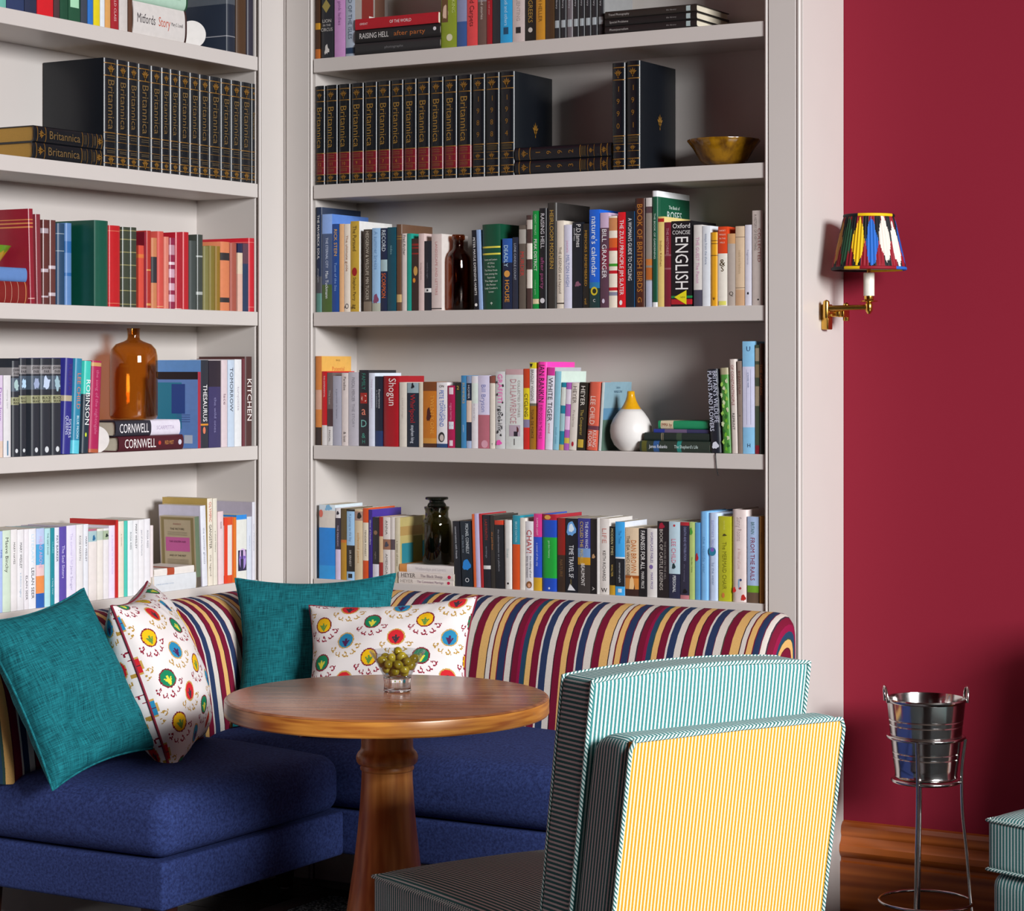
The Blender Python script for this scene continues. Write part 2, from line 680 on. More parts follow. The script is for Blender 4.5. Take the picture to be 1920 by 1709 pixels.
bcL = empty('bookcase', (XL, YLR, 0))
tag(bcL, 'cream painted fitted bookcase behind the longer run of cushions, without a lamp', 'bookcase', 'fitted bookcases meeting in the corner')
YLL = 3.55
bev_box('back_panel', *rel(bcL, XL - BC_D - .015, XL - BC_D, YLL - .02, YLR + .02, 0.06, TOPZ), M_CREAM, bcL, .0005)
bev_box('side_panel', *rel(bcL, XL - BC_D, XL - .018, YLR, YLR + .022, 0.06, TOPZ), M_CREAM, bcL, .0005)
bev_box('side_panel', *rel(bcL, XL - BC_D, XL - .018, YLL - .022, YLL, 0.06, TOPZ), M_CREAM, bcL, .0005)
bev_box('stile', *rel(bcL, XL - .0175, XL, YLR + .011, YR + .010, 0.0, TOPZ), M_PAINT, bcL, .0015)
bev_box('stile', *rel(bcL, XL - .0175, XL, YLL - .12, YLL - .011, 0.0, TOPZ), M_PAINT, bcL, .0015)
bead('bead_moulding', -.0045, .0055, .0045, 0, TOPZ, bcL)
bead('bead_moulding', -.0045, YLL - .0055 - YLR, .0045, 0, TOPZ, bcL)
for zt in SHELF_Z:
    bev_box('shelf', *rel(bcL, XL - BC_D + .0003, XL - .006, YLL + .0003, YLR - .0003, zt - SH_T, zt), M_PAINT, bcL, .002)
bev_box('base_panel', *rel(bcL, XL - .03, XL - .012, YLL, YLR - .0003, 0, SHELF_Z[-1] - SH_T - .0005), M_PAINT, bcL, .001)

# ------------------------------------------------------------------ corner sofa
BURG, CREAM, NAVY, TAN, DK = '75102f', 'd6cdc4', '27365a', 'dcae6a', '2e1420'
STR = [(0, TAN), (.064, DK), (.072, CREAM), (.107, '6a0f20'), (.119, TAN), (.162, BURG), (.171, NAVY), (.226, BURG), (.231, CREAM),
       (.28, '3c2a38'), (.291, BURG), (.336, '8e1240'), (.362, '24425e'), (.398, '2f4a44'), (.405, TAN), (.449, '5a1424'), (.457, BURG), (.505, CREAM),
       (.522, NAVY), (.576, CREAM), (.626, DK), (.634, BURG), (.69, TAN), (.738, DK), (.746, BURG), (.80, CREAM), (.815, NAVY), (.868, BURG), (.875, CREAM), (.930, '3c4438'), (.940, BURG)]
M_STRIPE = stripes('banquette_stripe', 0.36, 3.154 / 0.36, STR)
M_STRIPE_L = stripes('banquette_stripe_side', 0.36, 0.35, STR)
M_BLUE = fabric('navy_wool', '20274f', '3b4c86', 900, 0.95, 0.4)

sofa = empty('corner_sofa', (XL + .02, YR - .02, 0))
tag(sofa, 'navy corner sofa with multicoloured striped backrest beneath the bookcases', 'sofa')
OX, OY = sofa.location.x, sofa.location.y
BPROF = [(.004, .505), (.004, .78), (.006, .82), (.014, .842), (.030, .853), (.055, .857), (.085, .853), (.115, .842), (.145, .823), (.170, .797),
         (.190, .764), (.205, .725), (.218, .67), (.230, .60), (.238, .54), (.240, .505)]


def sofa_back(name, along_x, end, mat):
    L = np.linspace(0, 1, 60)
    verts, faces, uvs, uu = [], [], [], []
    cy = sum(p[0] for p in BPROF) / len(BPROF)
    stations = [('m', t) for t in L] + [('e', k / 7) for k in range(1, 8)] + [('c', k / 10) for k in range(1, 10)]
    rr = 0.045
    for kind, t in stations:
        for d, z in BPROF:
            if kind == 'm':
                a0 = d
                a1 = end - rr
                a = a0 + (a1 - a0) * t
                dd, zz = d, z
            elif kind == 'c':
                a = end
                s = .70 * (1 - t)
                dd = cy + (d - cy) * s
                zr = z if z < .52 else z - (z - .52) / .35 * .045
                zz = .66 + (zr - .66) * (1 - t)
            else:
                a = end - rr + rr * math.sin(t * math.pi / 2)
                s = 1 - (1 - math.cos(t * math.pi / 2)) * 0.30
                dd = cy + (d - cy) * s
                zz = z if z < .52 else z - (z - .52) / .35 * (1 - math.cos(t * math.pi / 2)) * 0.045
            if along_x:
                verts.append((a, -dd, zz))
                uu.append(XL + .02 + a + (0.02 * t if kind == 'e' else .02 + .12 * t if kind == 'c' else 0))
            else:
                verts.append((dd, -a, zz))
                uu.append(YR - .02 - a - (.12 * t if kind == 'c' else 0))
    m = len(BPROF)
    for i in range(len(stations) - 1):
        for j in range(m):
            j2 = (j + 1) % m
            fc = [i * m + j, i * m + j2, (i + 1) * m + j2, (i + 1) * m + j]
            if not along_x:
                fc.reverse()
            faces.append(fc)
            uvs += [(uu[q], 0) for q in fc]
    last = [(len(stations) - 1) * m + j for j in range(m)]
    if along_x:
        last.reverse()
    faces.append(last)
    uvs += [(uu[q], 0) for q in last]
    return obj(name, verts, faces, mat, sofa, uvs=uvs, smooth=True, sharp=50)


sofa_back('backrest', True, -2.324 - OX, M_STRIPE)
sofa_back('backrest', False, OY - 3.975, M_STRIPE_L)


def puff(amount, hx, hy, edge=0.0):
    def w(p):
        q = list(p)
        ex = max(0, 1 - (p[0] / hx) ** 2)
        ey = max(0, 1 - (p[1] / hy) ** 2)
        if p[2] > 0:
            q[2] += amount * math.sqrt(ex * ey) + 0.004 * math.sin(p[0] * 9 + p[1] * 7)
        s = 1 - (abs(p[2]) / 0.08) ** 2
        q[0] += math.copysign(edge * s * ey, p[0]) if abs(p[0]) > hx * .7 else 0
        q[1] += math.copysign(edge * s * ex, p[1]) if abs(p[1]) > hy * .7 else 0
        return q
    return w


SEAT_LO, SEAT_HI = 0.372, 0.512
xf, yf = -3.257, 4.687           # seat fronts
# cushion of the longer run, then the run along the lamp bookcase
rbox('seat_cushion', ((XL + .03 + xf) / 2 - OX, (3.985 + yf - .004) / 2 - OY, (SEAT_LO + SEAT_HI) / 2), (xf - XL - .03, yf - .004 - 3.985, SEAT_HI - SEAT_LO), 0.045, M_BLUE, sofa, k=5, m=12, warp=puff(.030, .335, .345, .012))
x0, x1 = XL + .03, -2.33
rbox('seat_cushion', ((x0 + x1) / 2 - OX, (yf + .004 + YR - .03) / 2 - OY, (SEAT_LO + SEAT_HI) / 2), (x1 - x0, YR - .03 - yf - .004, SEAT_HI - SEAT_LO), 0.045, M_BLUE, sofa, k=5, m=14, warp=puff(.030, .80, .335, .012))
rbox('base', ((XL + .03 + xf - .006) / 2 - OX, (3.99 + yf + .01) / 2 - OY, .315), (xf - XL - .036, yf - 3.98, .11), 0.010, M_BLUE, sofa, k=3, m=4)
rbox('base', ((XL + .03 + -2.335) / 2 - OX, (yf + .012 + YR - .03) / 2 - OY, .315), (-2.335 - XL - .03, YR - .042 - yf, .11), 0.010, M_BLUE, sofa, k=3, m=4)
for (lx, ly) in ((-3.33, 4.06), (-3.86, 4.06), (-3.86, 5.26), (-2.43, 4.76), (-2.43, 5.28)):
    v, f = [], []
    for z, s in ((.0, .017), (.26, .030)):
        v += [(lx - OX - s, ly - OY - s, z + .004), (lx - OX + s, ly - OY - s, z + .004), (lx - OX + s, ly - OY + s, z + .004), (lx - OX - s, ly - OY + s, z + .004)]
    f = [(3, 2, 1, 0), (4, 5, 6, 7), (0, 1, 5, 4), (1, 2, 6, 5), (2, 3, 7, 6), (3, 0, 4, 7)]
    lg = obj('leg', v, f, M_DARKLEG, sofa)
    lathe('glide', [(0, 0), (.012, 0), (.012, .0045), (0, .0045)], plain('d0d0d0', .3), lg, n=12, loc=(lx - OX, ly - OY, 0))

# ------------------------------------------------------------------ cushions
M_TEAL = fabric('teal_linen', '06414a', '1f8089', 520, 0.85, 0.5, flat=True)
M_TEALPIPE = fabric('teal_linen_piping', '0a4c55', '23828b', 500, 0.85, 0.3)
M_PRINT = printed('embroidered_cotton', 0.85, 0.25)
M_BURGPIPE = plain('7c0f2c', 0.8)


def floral(px, py):
    """small printed plants in coloured discs, on white cotton"""
    base = np.array(lin('e2dcda'))
    R = 0.0205
    row = math.floor(py / 0.052 + 0.5)
    best = None
    for rr in (row - 1, row, row + 1):
        off = 0.068 * (rr % 2)
        c0 = math.floor((px - off) / 0.136 + 0.5)
        cx, cy = c0 * 0.136 + off, rr * 0.052
        dx, dy = (px - cx) / R, (py - cy) / R
        r = math.hypot(dx, dy)
        if r < 1.14:
            k = int((c0 * 1 + (rr // 2)) % 2)
            kind = ('y', 'g')[k] if rr % 2 == 0 else ('r', 'b')[k]
            if r > 0.97:
                return lin('7a1428') if kind in 'yg' else lin('c09a50')
            if abs(dx) < .13 and -.8 < dy < .3 or (abs(abs(dx) - (dy + .75) * .55) < .12 and -.75 < dy < .05) or (math.hypot(dx, dy + .1) < .2):
                return lin({'y': '5f8a3a', 'g': 'd8d040', 'r': '3a3038', 'b': '4a2050'}[kind])
            return lin({'y': 'e6b40c', 'g': '0f7d54', 'r': 'c8202a', 'b': '2484ae'}[kind])
        ang = math.degrees(math.atan2(dy, dx))
        if 1.45 < r < 2.35 and -165 < ang < -15 and best is None:
            k = int((c0 + (rr // 2)) % 2)
            warm = rr % 2 == 0
            t = (ang + 165) / 150 * 4.999
            cell = t - math.floor(t)
            u, w = (cell - .5) * 1.25, (r - 1.9)
            q = math.hypot(u, w)
            a2 = math.atan2(w, u)
            if abs(q - .30) < .085 and a2 > -1.6 + .8 * (int(t) % 2) or (abs(u) < .08 and w < -.1 and int(t) % 2 == 0) or math.hypot(u - .42, w - .3) < .1:
                best = lin('8a1a34') if warm else lin('b08a3a')
    return best if best is not None else base


def pillow(name, center, a, b, w, h, T, mat, pipe_mat, k=0.10, n=60, print_fn=None, wr=0.006, seed=0, poke=None):
    a = Vector(a).normalized()
    b = Vector(b)
    b = (b - a * b.dot(a)).normalized()
    c = a.cross(b)
    M = Matrix((( a.x, b.x, c.x, center[0]), (a.y, b.y, c.y, center[1]), (a.z, b.z, c.z, center[2]), (0, 0, 0, 1)))
    root = empty(name, mat=M)
    rs = np.random.RandomState(seed)
    ph = rs.rand(8) * 6.28
    g = np.linspace(-1, 1, n + 1)
    # denser spacing near the seam
    g = np.sign(g) * (1 - (1 - np.abs(g)) ** 1.15)

    def outline(u, v):
        x = w / 2 * u * (1 - k * (1 - v * v) * abs(u))
        y = h / 2 * v * (1 - k * (1 - u * u) * abs(v))
        return x, y

    def surf(u, v, s):
        x, y = outline(u, v)
        e = max(0.0, (1 - u * u) * (1 - v * v))
        z = T / 2 * e ** 0.42
        rim = e ** 0.5
        z += wr * rim * (math.sin(5 * u + 3 * v + ph[0]) * .5 + math.sin(9 * v - 4 * u + ph[1]) * .35 + math.sin(13 * u * v + ph[2]) * .4)
        # puckers radiating from the seam
        ed = max(abs(u), abs(v))
        z += wr * .8 * rim * max(0, ed - .55) * math.sin((math.atan2(v, u)) * 26 + ph[3])
        if poke:
            for (pu, pv, pr, pd) in poke:
                z -= pd * math.exp(-((u - pu) ** 2 + (v - pv) ** 2) / pr ** 2) * rim
        return x, y, s * z
    # lengths measured over the bulge, so that the print is not stretched at the seam
    arc_u, arc_v = [0.0], [0.0]
    for i in range(n):
        p_, q_ = Vector(surf(g[i], 0, 1)), Vector(surf(g[i + 1], 0, 1))
        arc_u.append(arc_u[-1] + (q_ - p_).length)
        p_, q_ = Vector(surf(0, g[i], 1)), Vector(surf(0, g[i + 1], 1))
        arc_v.append(arc_v[-1] + (q_ - p_).length)
    for s in (1, -1):
        verts, faces, cols = [], [], []
        for j in range(n + 1):
            for i in range(n + 1):
                verts.append(surf(g[i], g[j], s))
        for j in range(n):
            for i in range(n):
                q = [j * (n + 1) + i, j * (n + 1) + i + 1, (j + 1) * (n + 1) + i + 1, (j + 1) * (n + 1) + i]
                if s < 0:
                    q.reverse()
                faces.append(q)
                if print_fn:
                    mx = (arc_u[i] + arc_u[i + 1] - arc_u[-1]) / 2
                    my = (arc_v[j] + arc_v[j + 1] - arc_v[-1]) / 2
                    cc = print_fn(mx + (0.03 if s > 0 else -.02), my)
                    cols += [(*cc, 1.0)] * 4
        obj('front_cover' if s > 0 else 'back_cover', verts, faces, mat, root, smooth=True, colors=cols if print_fn else None)
    m = 40
    pts = []
    for side in range(4):
        for i in range(m):
            t = -1 + 2 * i / m
            u, v = ((t, -1), (1, t), (-t, 1), (-1, -t))[side]
            x, y = outline(u, v)
            pts.append((x, y, 0))
    tube('piping', pts, 0.0032, pipe_mat, root, n=8, closed=True)
    return root


p1 = pillow('scatter_cushion', (-3.600, 4.060, .732), (.10, 1, .16), (-.44, -.04, .88), .33, .42, .15, M_TEAL, M_TEALPIPE, seed=3, wr=.007, poke=[(-.25, -.45, .28, .05), (.35, -.35, .2, .02)])
tag(p1, 'plain teal linen cushion in front of the floral one on the seat end', 'cushion', 'scatter cushions on the corner sofa')
p2 = pillow('scatter_cushion', (-3.590, 4.375, .725), (-.46, .88, 0.05), (-.32, -.10, .95), .40, .42, .20, M_PRINT, M_BURGPIPE, n=200, print_fn=floral, seed=5)
tag(p2, 'white floral cushion standing edge-on between two teal cushions, burgundy piping', 'cushion', 'scatter cushions on the corner sofa')
p3 = pillow('scatter_cushion', (-3.540, 4.960, .728), (.86, .51, .03), (-.20, .28, .93), .43, .40, .15, M_TEAL, M_TEALPIPE, seed=9, k=.12)
tag(p3, 'plain teal linen cushion propped in the sofa corner behind a floral cushion', 'cushion', 'scatter cushions on the corner sofa')
p4 = pillow('scatter_cushion', (-3.262, 4.893, .707), (.94, .30, .075), (-.13, .42, .88), .455, .36, .15, M_PRINT, M_BURGPIPE, n=200, print_fn=floral, seed=12, k=.11)
tag(p4, 'white floral cushion facing outward behind the bowl of olives', 'cushion', 'scatter cushions on the corner sofa')

# ------------------------------------------------------------------ table
M_TABLE = wood('oak_varnish', '8e4f28', 'b97748', (1.2, 10, 10), 0.26, 0.2, 5)
M_TABEDGE = wood('oak_edge', 'a35c26', 'd8923f', (2, 2, 26), 0.3, 0.25, 5)
M_PED = wood('oak_pedestal', 'b76a2c', 'e0964c', (14, 14, 1.1), 0.38, 0.12, 5)
tb = empty('pedestal_table', (-2.847, 4.265, 0))
tag(tb, 'round wooden pedestal table with turned column in front of the corner sofa', 'table')
tb.rotation_euler = (0, 0, math.radians(28))
TT = 0.740
lathe('table_top', [(0, TT - .0005), (.3535, TT), (.3585, TT - .0012), (.3615, TT - .0040), (0, TT - .0045)], M_TABLE, tb, n=96, sharp=50)
lathe('edge_band', [(0, TT - .0046), (.3615, TT - .0046), (.3625, TT - .007), (.3625, TT - .036), (.3605, TT - .039), (0, TT - .039)], M_TABEDGE, tb, n=96, sharp=30)
prof = [(0, .7005), (.0600, .7005), (.0590, .690), (.0580, .66), (.0580, .628), (.0595, .620), (.0655, .6135), (.0690, .6060), (.0695, .6000), (.0680, .5930), (.0640, .5880), (.0590, .5865), (.0590, .5830), (.0605, .5800),
        (.0600, .5760), (.0570, .5730), (.0575, .55), (.0605, .50), (.0660, .44), (.0740, .37), (.0830, .31), (.0905, .26), (.0960, .20), (.0970, .15), (.094, .11), (.102, .10), (.102, .085), (0, .085)]
lathe('column', prof, M_PED, tb, n=64, sharp=35)
lathe('foot', [(0, .0846), (.10, .0846), (.17, .07), (.20, .05), (.215, .04), (.215, .0155), (0, .0155)], M_PED, tb, n=64, sharp=35)

# ------------------------------------------------------------------ bowl of olives
BX, BY = -2.864, 4.332
gb = empty('glass_bowl', (BX, BY, TT))
tag(gb, 'clear flared glass bowl holding green olives on the round table', 'bowl')
M_CLEAR = glass('clear_glass', 'f4f7f8', .10)
prof = [(.0317, .0320), (.0335, .0385), (.046, .0628), (.0635, .0900), (.0640, .0912), (.0632, .0916), (.0622, .0908), (.0448, .0640), (.0322, .0400), (.0300, .0345), (.0290, .0325)]
lathe('bowl_body', prof, M_CLEAR, gb, n=64, sharp=60, closed=True)


def solid_glass():
    m, nt, b = node_mat('solid_glass')
    tc = N(nt, 'ShaderNodeTexCoord')
    no = N(nt, 'ShaderNodeTexNoise')
    no.inputs['Scale'].default_value = 30
    nt.links.new(tc.outputs['Object'], no.inputs['Vector'])
    b.inputs['Base Color'].default_value = (.97, .98, 1, 1)
    b.inputs['Transmission Weight'].default_value = 1
    b.inputs['Roughness'].default_value = .01
    b.inputs['IOR'].default_value = 1.48
    bump(nt, b, no.outputs['Fac'], .06, .002)
    return m


lathe('bowl_foot', [(0, .0005), (.029, .0005), (.0315, .0022), (.0308, .006), (.0300, .020), (.0312, .0285), (.0317, .0318), (.0285, .0322), (.020, .0300), (0, .0290)], solid_glass(), gb, n=64, sharp=50)


def olive_mat():
    m, nt, b = node_mat('olive_skin')
    tc = N(nt, 'ShaderNodeTexCoord')
    oi = N(nt, 'ShaderNodeObjectInfo')
    no = N(nt, 'ShaderNodeTexNoise')
    no.inputs['Scale'].default_value = 90
    nt.links.new(tc.outputs['Object'], no.inputs['Vector'])
    cr = N(nt, 'ShaderNodeValToRGB')
    cr.color_ramp.elements[0].color = (*lin('8a7812'), 1)
    cr.color_ramp.elements[0].position = 0.3
    cr.color_ramp.elements[1].color = (*lin('c0aa34'), 1)
    cr.color_ramp.elements[1].position = 0.7
    ad = N(nt, 'ShaderNodeMath', operation='MULTIPLY_ADD')
    ad.inputs[1].default_value = 0.35
    nt.links.new(oi.outputs['Random'], ad.inputs[0])
    sb = N(nt, 'ShaderNodeMath', operation='SUBTRACT')
    sb.inputs[1].default_value = 0.17
    nt.links.new(no.outputs['Fac'], sb.inputs[0])
    nt.links.new(sb.outputs[0], ad.inputs[2])
    nt.links.new(ad.outputs[0], cr.inputs[0])
    nt.links.new(cr.outputs[0], b.inputs['Base Color'])
    b.inputs['Roughness'].default_value = 0.22
    b.inputs['Subsurface Weight'].default_value = 0.1
    b.inputs['Subsurface Radius'].default_value = (.01, .008, .003)
    b.inputs['Subsurface Scale'].default_value = 0.3
    return m


M_OLIVE = olive_mat()
ol_me = None
rs = random.Random(4)
placed = []
tries = 0
while len(placed) < 24 and tries < 60000:
    tries += 1
    z = .0425 + .046 * (tries / 60000.0) ** .7 + rs.random() * .006
    rmax = .031 + (z - .038) * .55 - .0115
    if z > .074:
        rmax = min(rmax, .036 - (z - .074) * 1.2)
    if rmax < 0:
        rmax = .001
    an = rs.random() * 6.283
    r = rmax * math.sqrt(rs.random())
    p = Vector((r * math.cos(an), r * math.sin(an), z))
    if all((p - q).length > .0212 for q in placed):
        placed.append(p)
for p in placed:
    if ol_me is None:
        prof = []
        for i in range(15):
            t = math.pi * i / 14
            prof.append((( .0101 * math.sin(t)) if 0 < i < 14 else 0, -.0122 * math.cos(t)))
        o = lathe('olive', prof, M_OLIVE, None, n=18, sharp=None)
        ol_me = o.data
    else:
        o = share('olive', ol_me)
    o.location = (BX + p.x, BY + p.y, TT + p.z)
    o.rotation_euler = (rs.uniform(0, 3), rs.uniform(0, 3), rs.uniform(0, 3))
    tag(o, 'glossy green olive piled in the glass bowl', 'olive', 'olives in the glass bowl')

# ------------------------------------------------------------------ striped chairs
PIT = 0.0088
M_TEALSTR = stripes('teal_ticking', PIT, 0, [(0, 'd6e8e6'), (.46, '2c6c6c'), (.58, '3f8584'), (.9, '2c6c6c')], fuzz=.0005)
M_YELSTR = stripes('yellow_ticking', .0078, 0, [(0, 'eedcba'), (.44, 'd9971f'), (.88, 'c48f38')], fuzz=.0005)
M_ROPE = stripes('teal_twist_piping', .0085, 0, [(0, 'd6e6e2'), (.55, '2b6a68')], fuzz=.0002)


def make_chair(loc, rot, W, D, label, seat_top=0.40):
    ch = empty('slipper_chair', loc, rot)
    tag(ch, label, 'chair', 'striped slipper chairs')
    rec = 0.17                                   # recline of the back

    def lean(z):
        return (0.812 - z) * rec
    # --- upholstered back frame
    ft = 0.115
    hh = 0.812 - 0.14

    def wf(p):
        q = list(p)
        z = p[2] + .14 + hh / 2
        # rolled top-front edge
        if p[2] > hh / 2 - .12 and p[1] > 0:
            q[2] -= (p[1] / (ft / 2)) ** 2 * .026
        q[1] += lean(z)
        return q

    def uv_frame(a, s, p):
        if a == 0:
            return (p[1], p[2])
        return (p[0], p[2])
    fr = rbox('back_frame', (W / 2, ft / 2 + .004, .14 + hh / 2), (W, ft, hh), .022, M_TEALSTR, ch, k=4, m=6, uvf=uv_frame, warp=wf)
    # --- yellow outside back
    v, f, uvs = [], [], []
    nz = 8
    ins = .006
    for j in range(nz + 1):
        z = .15 + (.812 - .15 - .006) * j / nz
        for x in (ins, W - ins):
            v.append((x, lean(z) - .001, z))
    for j in range(nz + 1):
        z = .15 + (.812 - .15 - .006) * j / nz
        for x in (ins, W - ins):
            v.append((x, lean(z) + .008, z))
    o2 = 2 * (nz + 1)
    for j in range(nz):
        f.append((2 * j, 2 * j + 1, 2 * j + 3, 2 * j + 2))
        f.append((o2 + 2 * j + 2, o2 + 2 * j + 3, o2 + 2 * j + 1, o2 + 2 * j))
        f.append((2 * j, 2 * j + 2, o2 + 2 * j + 2, o2 + 2 * j))
        f.append((2 * j + 3, 2 * j + 1, o2 + 2 * j + 1, o2 + 2 * j + 3))
    f.append((2 * nz, 2 * nz + 1, o2 + 2 * nz + 1, o2 + 2 * nz))
    f.append((1, 0, o2, o2 + 1))
    uvs = [(v[i][0], v[i][2]) for fc in f for i in fc]
    ob = obj('outside_back', v, f, M_YELSTR, fr, uvs=uvs)
    pts = [(.004, lean(.16) - .001, .16), (.003, lean(.45) - .001, .45), (.004, lean(.79) - .001, .79), (.012, lean(.808) - .001, .808), (W / 2, lean(.810) - .001, .8105),
           (W - .012, lean(.808) - .001, .808), (W - .004, lean(.79) - .001, .79), (W - .003, lean(.45) - .001, .45), (W - .004, lean(.16) - .001, .16)]
    pp = []
    for i in range(len(pts) - 1):
        for t in range(14):
            pp.append(Vector(pts[i]).lerp(Vector(pts[i + 1]), t / 14))
    pp.append(Vector(pts[-1]))
    tube('piping', pp, .0042, M_ROPE, fr, n=8, uv=True)
    # --- loose back cushion
    ct = 0.098
    z0, z1 = seat_top + .012, 0.905
    cw = W + .012
    cy = ft + .008 + ct / 2

    def wc(p):
        q = list(p)
        z = p[2] + (z0 + z1) / 2
        ex = max(0, 1 - (p[0] / (cw / 2)) ** 2)
        ez = max(0, 1 - (p[2] / ((z1 - z0) / 2)) ** 2)
        q[1] += math.copysign(.010 * math.sqrt(ex * ez), p[1]) if p[1] > 0 else 0
        if p[2] > (z1 - z0) / 2 - .02:
            q[2] += .012 * ex
        q[1] += lean(z) * .95
        return q

    def uv_c(a, s, p):
        if a == 0:
            return (p[2], p[1])
        return (p[0], p[2])
    bc = rbox('back_cushion', (W / 2, cy, (z0 + z1) / 2), (cw, ct, z1 - z0), .014, M_TEALSTR, ch, k=3, m=12, uvf=uv_c, warp=wc)
    for sy in (-1, 1):
        pts = []
        ring = []
        hx, hz = cw / 2 - .003, (z1 - z0) / 2 - .003
        for i in range(40):
            ring.append((-hx, -hz + 2 * hz * i / 40))
        for i in range(50):
            ring.append((-hx + 2 * hx * i / 50, hz))
        for i in range(40):
            ring.append((hx, hz - 2 * hz * i / 40))
        for i in range(50):
            ring.append((hx - 2 * hx * i / 50, -hz))
        for x, z in ring:
            q = wc([x, sy * (ct / 2 - .003), z])
            pts.append((q[0] + W / 2, q[1] + cy + sy * .001, q[2] + (z0 + z1) / 2))
        tube('piping', pts, .0042, M_ROPE, bc, n=8, closed=True, uv=True)
    # --- seat cushion and base
    ys = ft + .012 + (lean(seat_top) - .004)
    sd = D - ys
    th = .118

    def ws(p):
        q = list(p)
        ex = max(0, 1 - (p[0] / (W / 2)) ** 2)
        ey = max(0, 1 - (p[1] / (sd / 2)) ** 2)
        if p[2] > 0:
            q[2] += .034 * math.sqrt(ex * ey)
        return q

    def uv_s(a, s, p):
        if a == 0:
            return (p[1], p[2])
        return (p[0], p[1])
    st = rbox('seat_cushion', (W / 2, ys + sd / 2, seat_top - th / 2), (W, sd, th), .014, M_TEALSTR, ch, k=3, m=14, uvf=uv_s, warp=ws)
    for zz in (th / 2 - .004, -th / 2 + .004):
        pts = []
        hx, hy = W / 2 - .001, sd / 2 - .001
        for i in range(40):
            pts.append((-hx + 2 * hx * i / 40, -hy))
        for i in range(50):
            pts.append((hx, -hy + 2 * hy * i / 50))
        for i in range(40):
            pts.append((hx - 2 * hx * i / 40, hy))
        for i in range(50):
            pts.append((-hx, hy - 2 * hy * i / 50))
        tube('piping', [(x + W / 2, y + ys + sd / 2, seat_top - th / 2 + zz) for x, y in pts], .0042, M_ROPE, st, n=8, closed=True, uv=True)
    bz = seat_top - th - .002
    rbox('seat_base', (W / 2, D / 2 + .03, (bz + .13) / 2), (W - .012, D - .062, bz - .13), .03, M_TEALSTR, ch, k=4, m=6, uvf=uv_s)
    for lx in (.05, W - .05):
        for ly in (.09, D - .06):
            lathe('leg', [(0, 0.0), (.014, 0.0), (.020, .135), (0, .135)], M_DARKLEG, ch, n=16, loc=(lx, ly, 0.0155 if loc[0] < -1.8 else 0.0))
    return ch


make_chair((-1.890, 3.604, 0), math.radians(63.4), .505, .93, 'green striped slipper chair with a yellow striped outside back, beside the table')
C2 = Vector((-1.700, 4.965, 0))
e2 = Vector((.3426, .9395, 0))
w2 = Vector((-.9395, .3426, 0))
W2, D2 = .60, .66
O2 = C2 - w2 * W2 + e2 * D2
make_chair(tuple(O2), math.atan2(w2.y, w2.x), W2, D2, 'green striped slipper chair against the crimson wall, past the metal ice bucket', seat_top=.462)

# ------------------------------------------------------------------ wall lamp
M_BRASS = metal('polished_brass', 'd6a850', 0.22)
LX, LY = -2.21, 5.541
BZ = 1.618
lp = empty('wall_lamp', (-2.335, LY, BZ))
tag(lp, 'brass swing-arm wall lamp with a pleated multicoloured shade on the bookcase end', 'lamp')
rbox('backplate', (.0105, -.004, -.012), (.020, .030, .066), .003, M_BRASS, lp, k=2, m=1)
rbox('bracket', (.034, -.004, -.002), (.028, .016, .020), .002, M_BRASS, lp, k=2, m=1)
rbox('hinge', (.050, .012, .000), (.018, .040, .026), .003, M_BRASS, lp, k=2, m=1)
lathe('hinge_pin', [(0, -.022), (.0075, -.022), (.0085, -.018), (.0085, .018), (.0075, .022), (.003, .025), (0, .026)], M_BRASS, lp, n=20, loc=(.050, .030, .0))
lathe('hinge_pin', [(0, -.022), (.0075, -.022), (.0085, -.018), (.0085, .018), (.0075, .022), (.003, .025), (0, .026)], M_BRASS, lp, n=20, loc=(.022, -.036, .006))
tube('arm', [(.022, -.036, .010), (LX + 2.335, 0, .012)], .0068, M_BRASS, lp, n=14)
tube('arm', [(.050, .030, .0), (.022, -.036, .0)], .005, M_BRASS, lp, n=12)
ax_ = LX + 2.335
lathe('lamp_socket', [(0, -.006), (.004, -.005), (.007, .0), (.0095, .003), (.0095, .020), (.007, .024), (.011, .028), (.0125, .034), (.0125, .041), (0, .041)], M_BRASS, lp, n=28, loc=(ax_, 0, 0))
lathe('drip_pan', [(0, .0245), (.012, .0245), (.0215, .0265), (.0225, .0285), (.0205, .028), (.012, .0262), (0, .0262)], M_BRASS, lp, n=32, loc=(ax_, 0, 0))
lathe('candle_tube', [(0, .0411), (.0140, .0411), (.0140, .099), (.0132, .1005), (0, .1005)], plain('e9e6da', .35), lp, n=28, loc=(ax_, 0, 0))
lathe('bulb_holder', [(0, .1006), (.006, .1006), (.006, .118), (0, .118)], M_BRASS, lp, n=20, loc=(ax_, 0, 0))
tube('shade_carrier', [(ax_ - .08, 0, .118), (ax_ + .08, 0, .118)], .0012, M_BRASS, lp, n=6)
tube('shade_carrier', [(ax_, -.08, .118), (ax_, .08, .118)], .0012, M_BRASS, lp, n=6)
# pleated shade
ZB, ZT, RB, RT = .1105, .2465, .0945, .0640
na, nz = 288, 44
SEQ = ['b07a3a', '2f5a40', 'e6bb10', '2665bd', 'dfd5ca', 'dfd5ca', '2450a4', 'e6bb10', '2f5a40', 'dfd5ca', '2665bd', 'e6bb10', 'dfd5ca', '2f5a40']


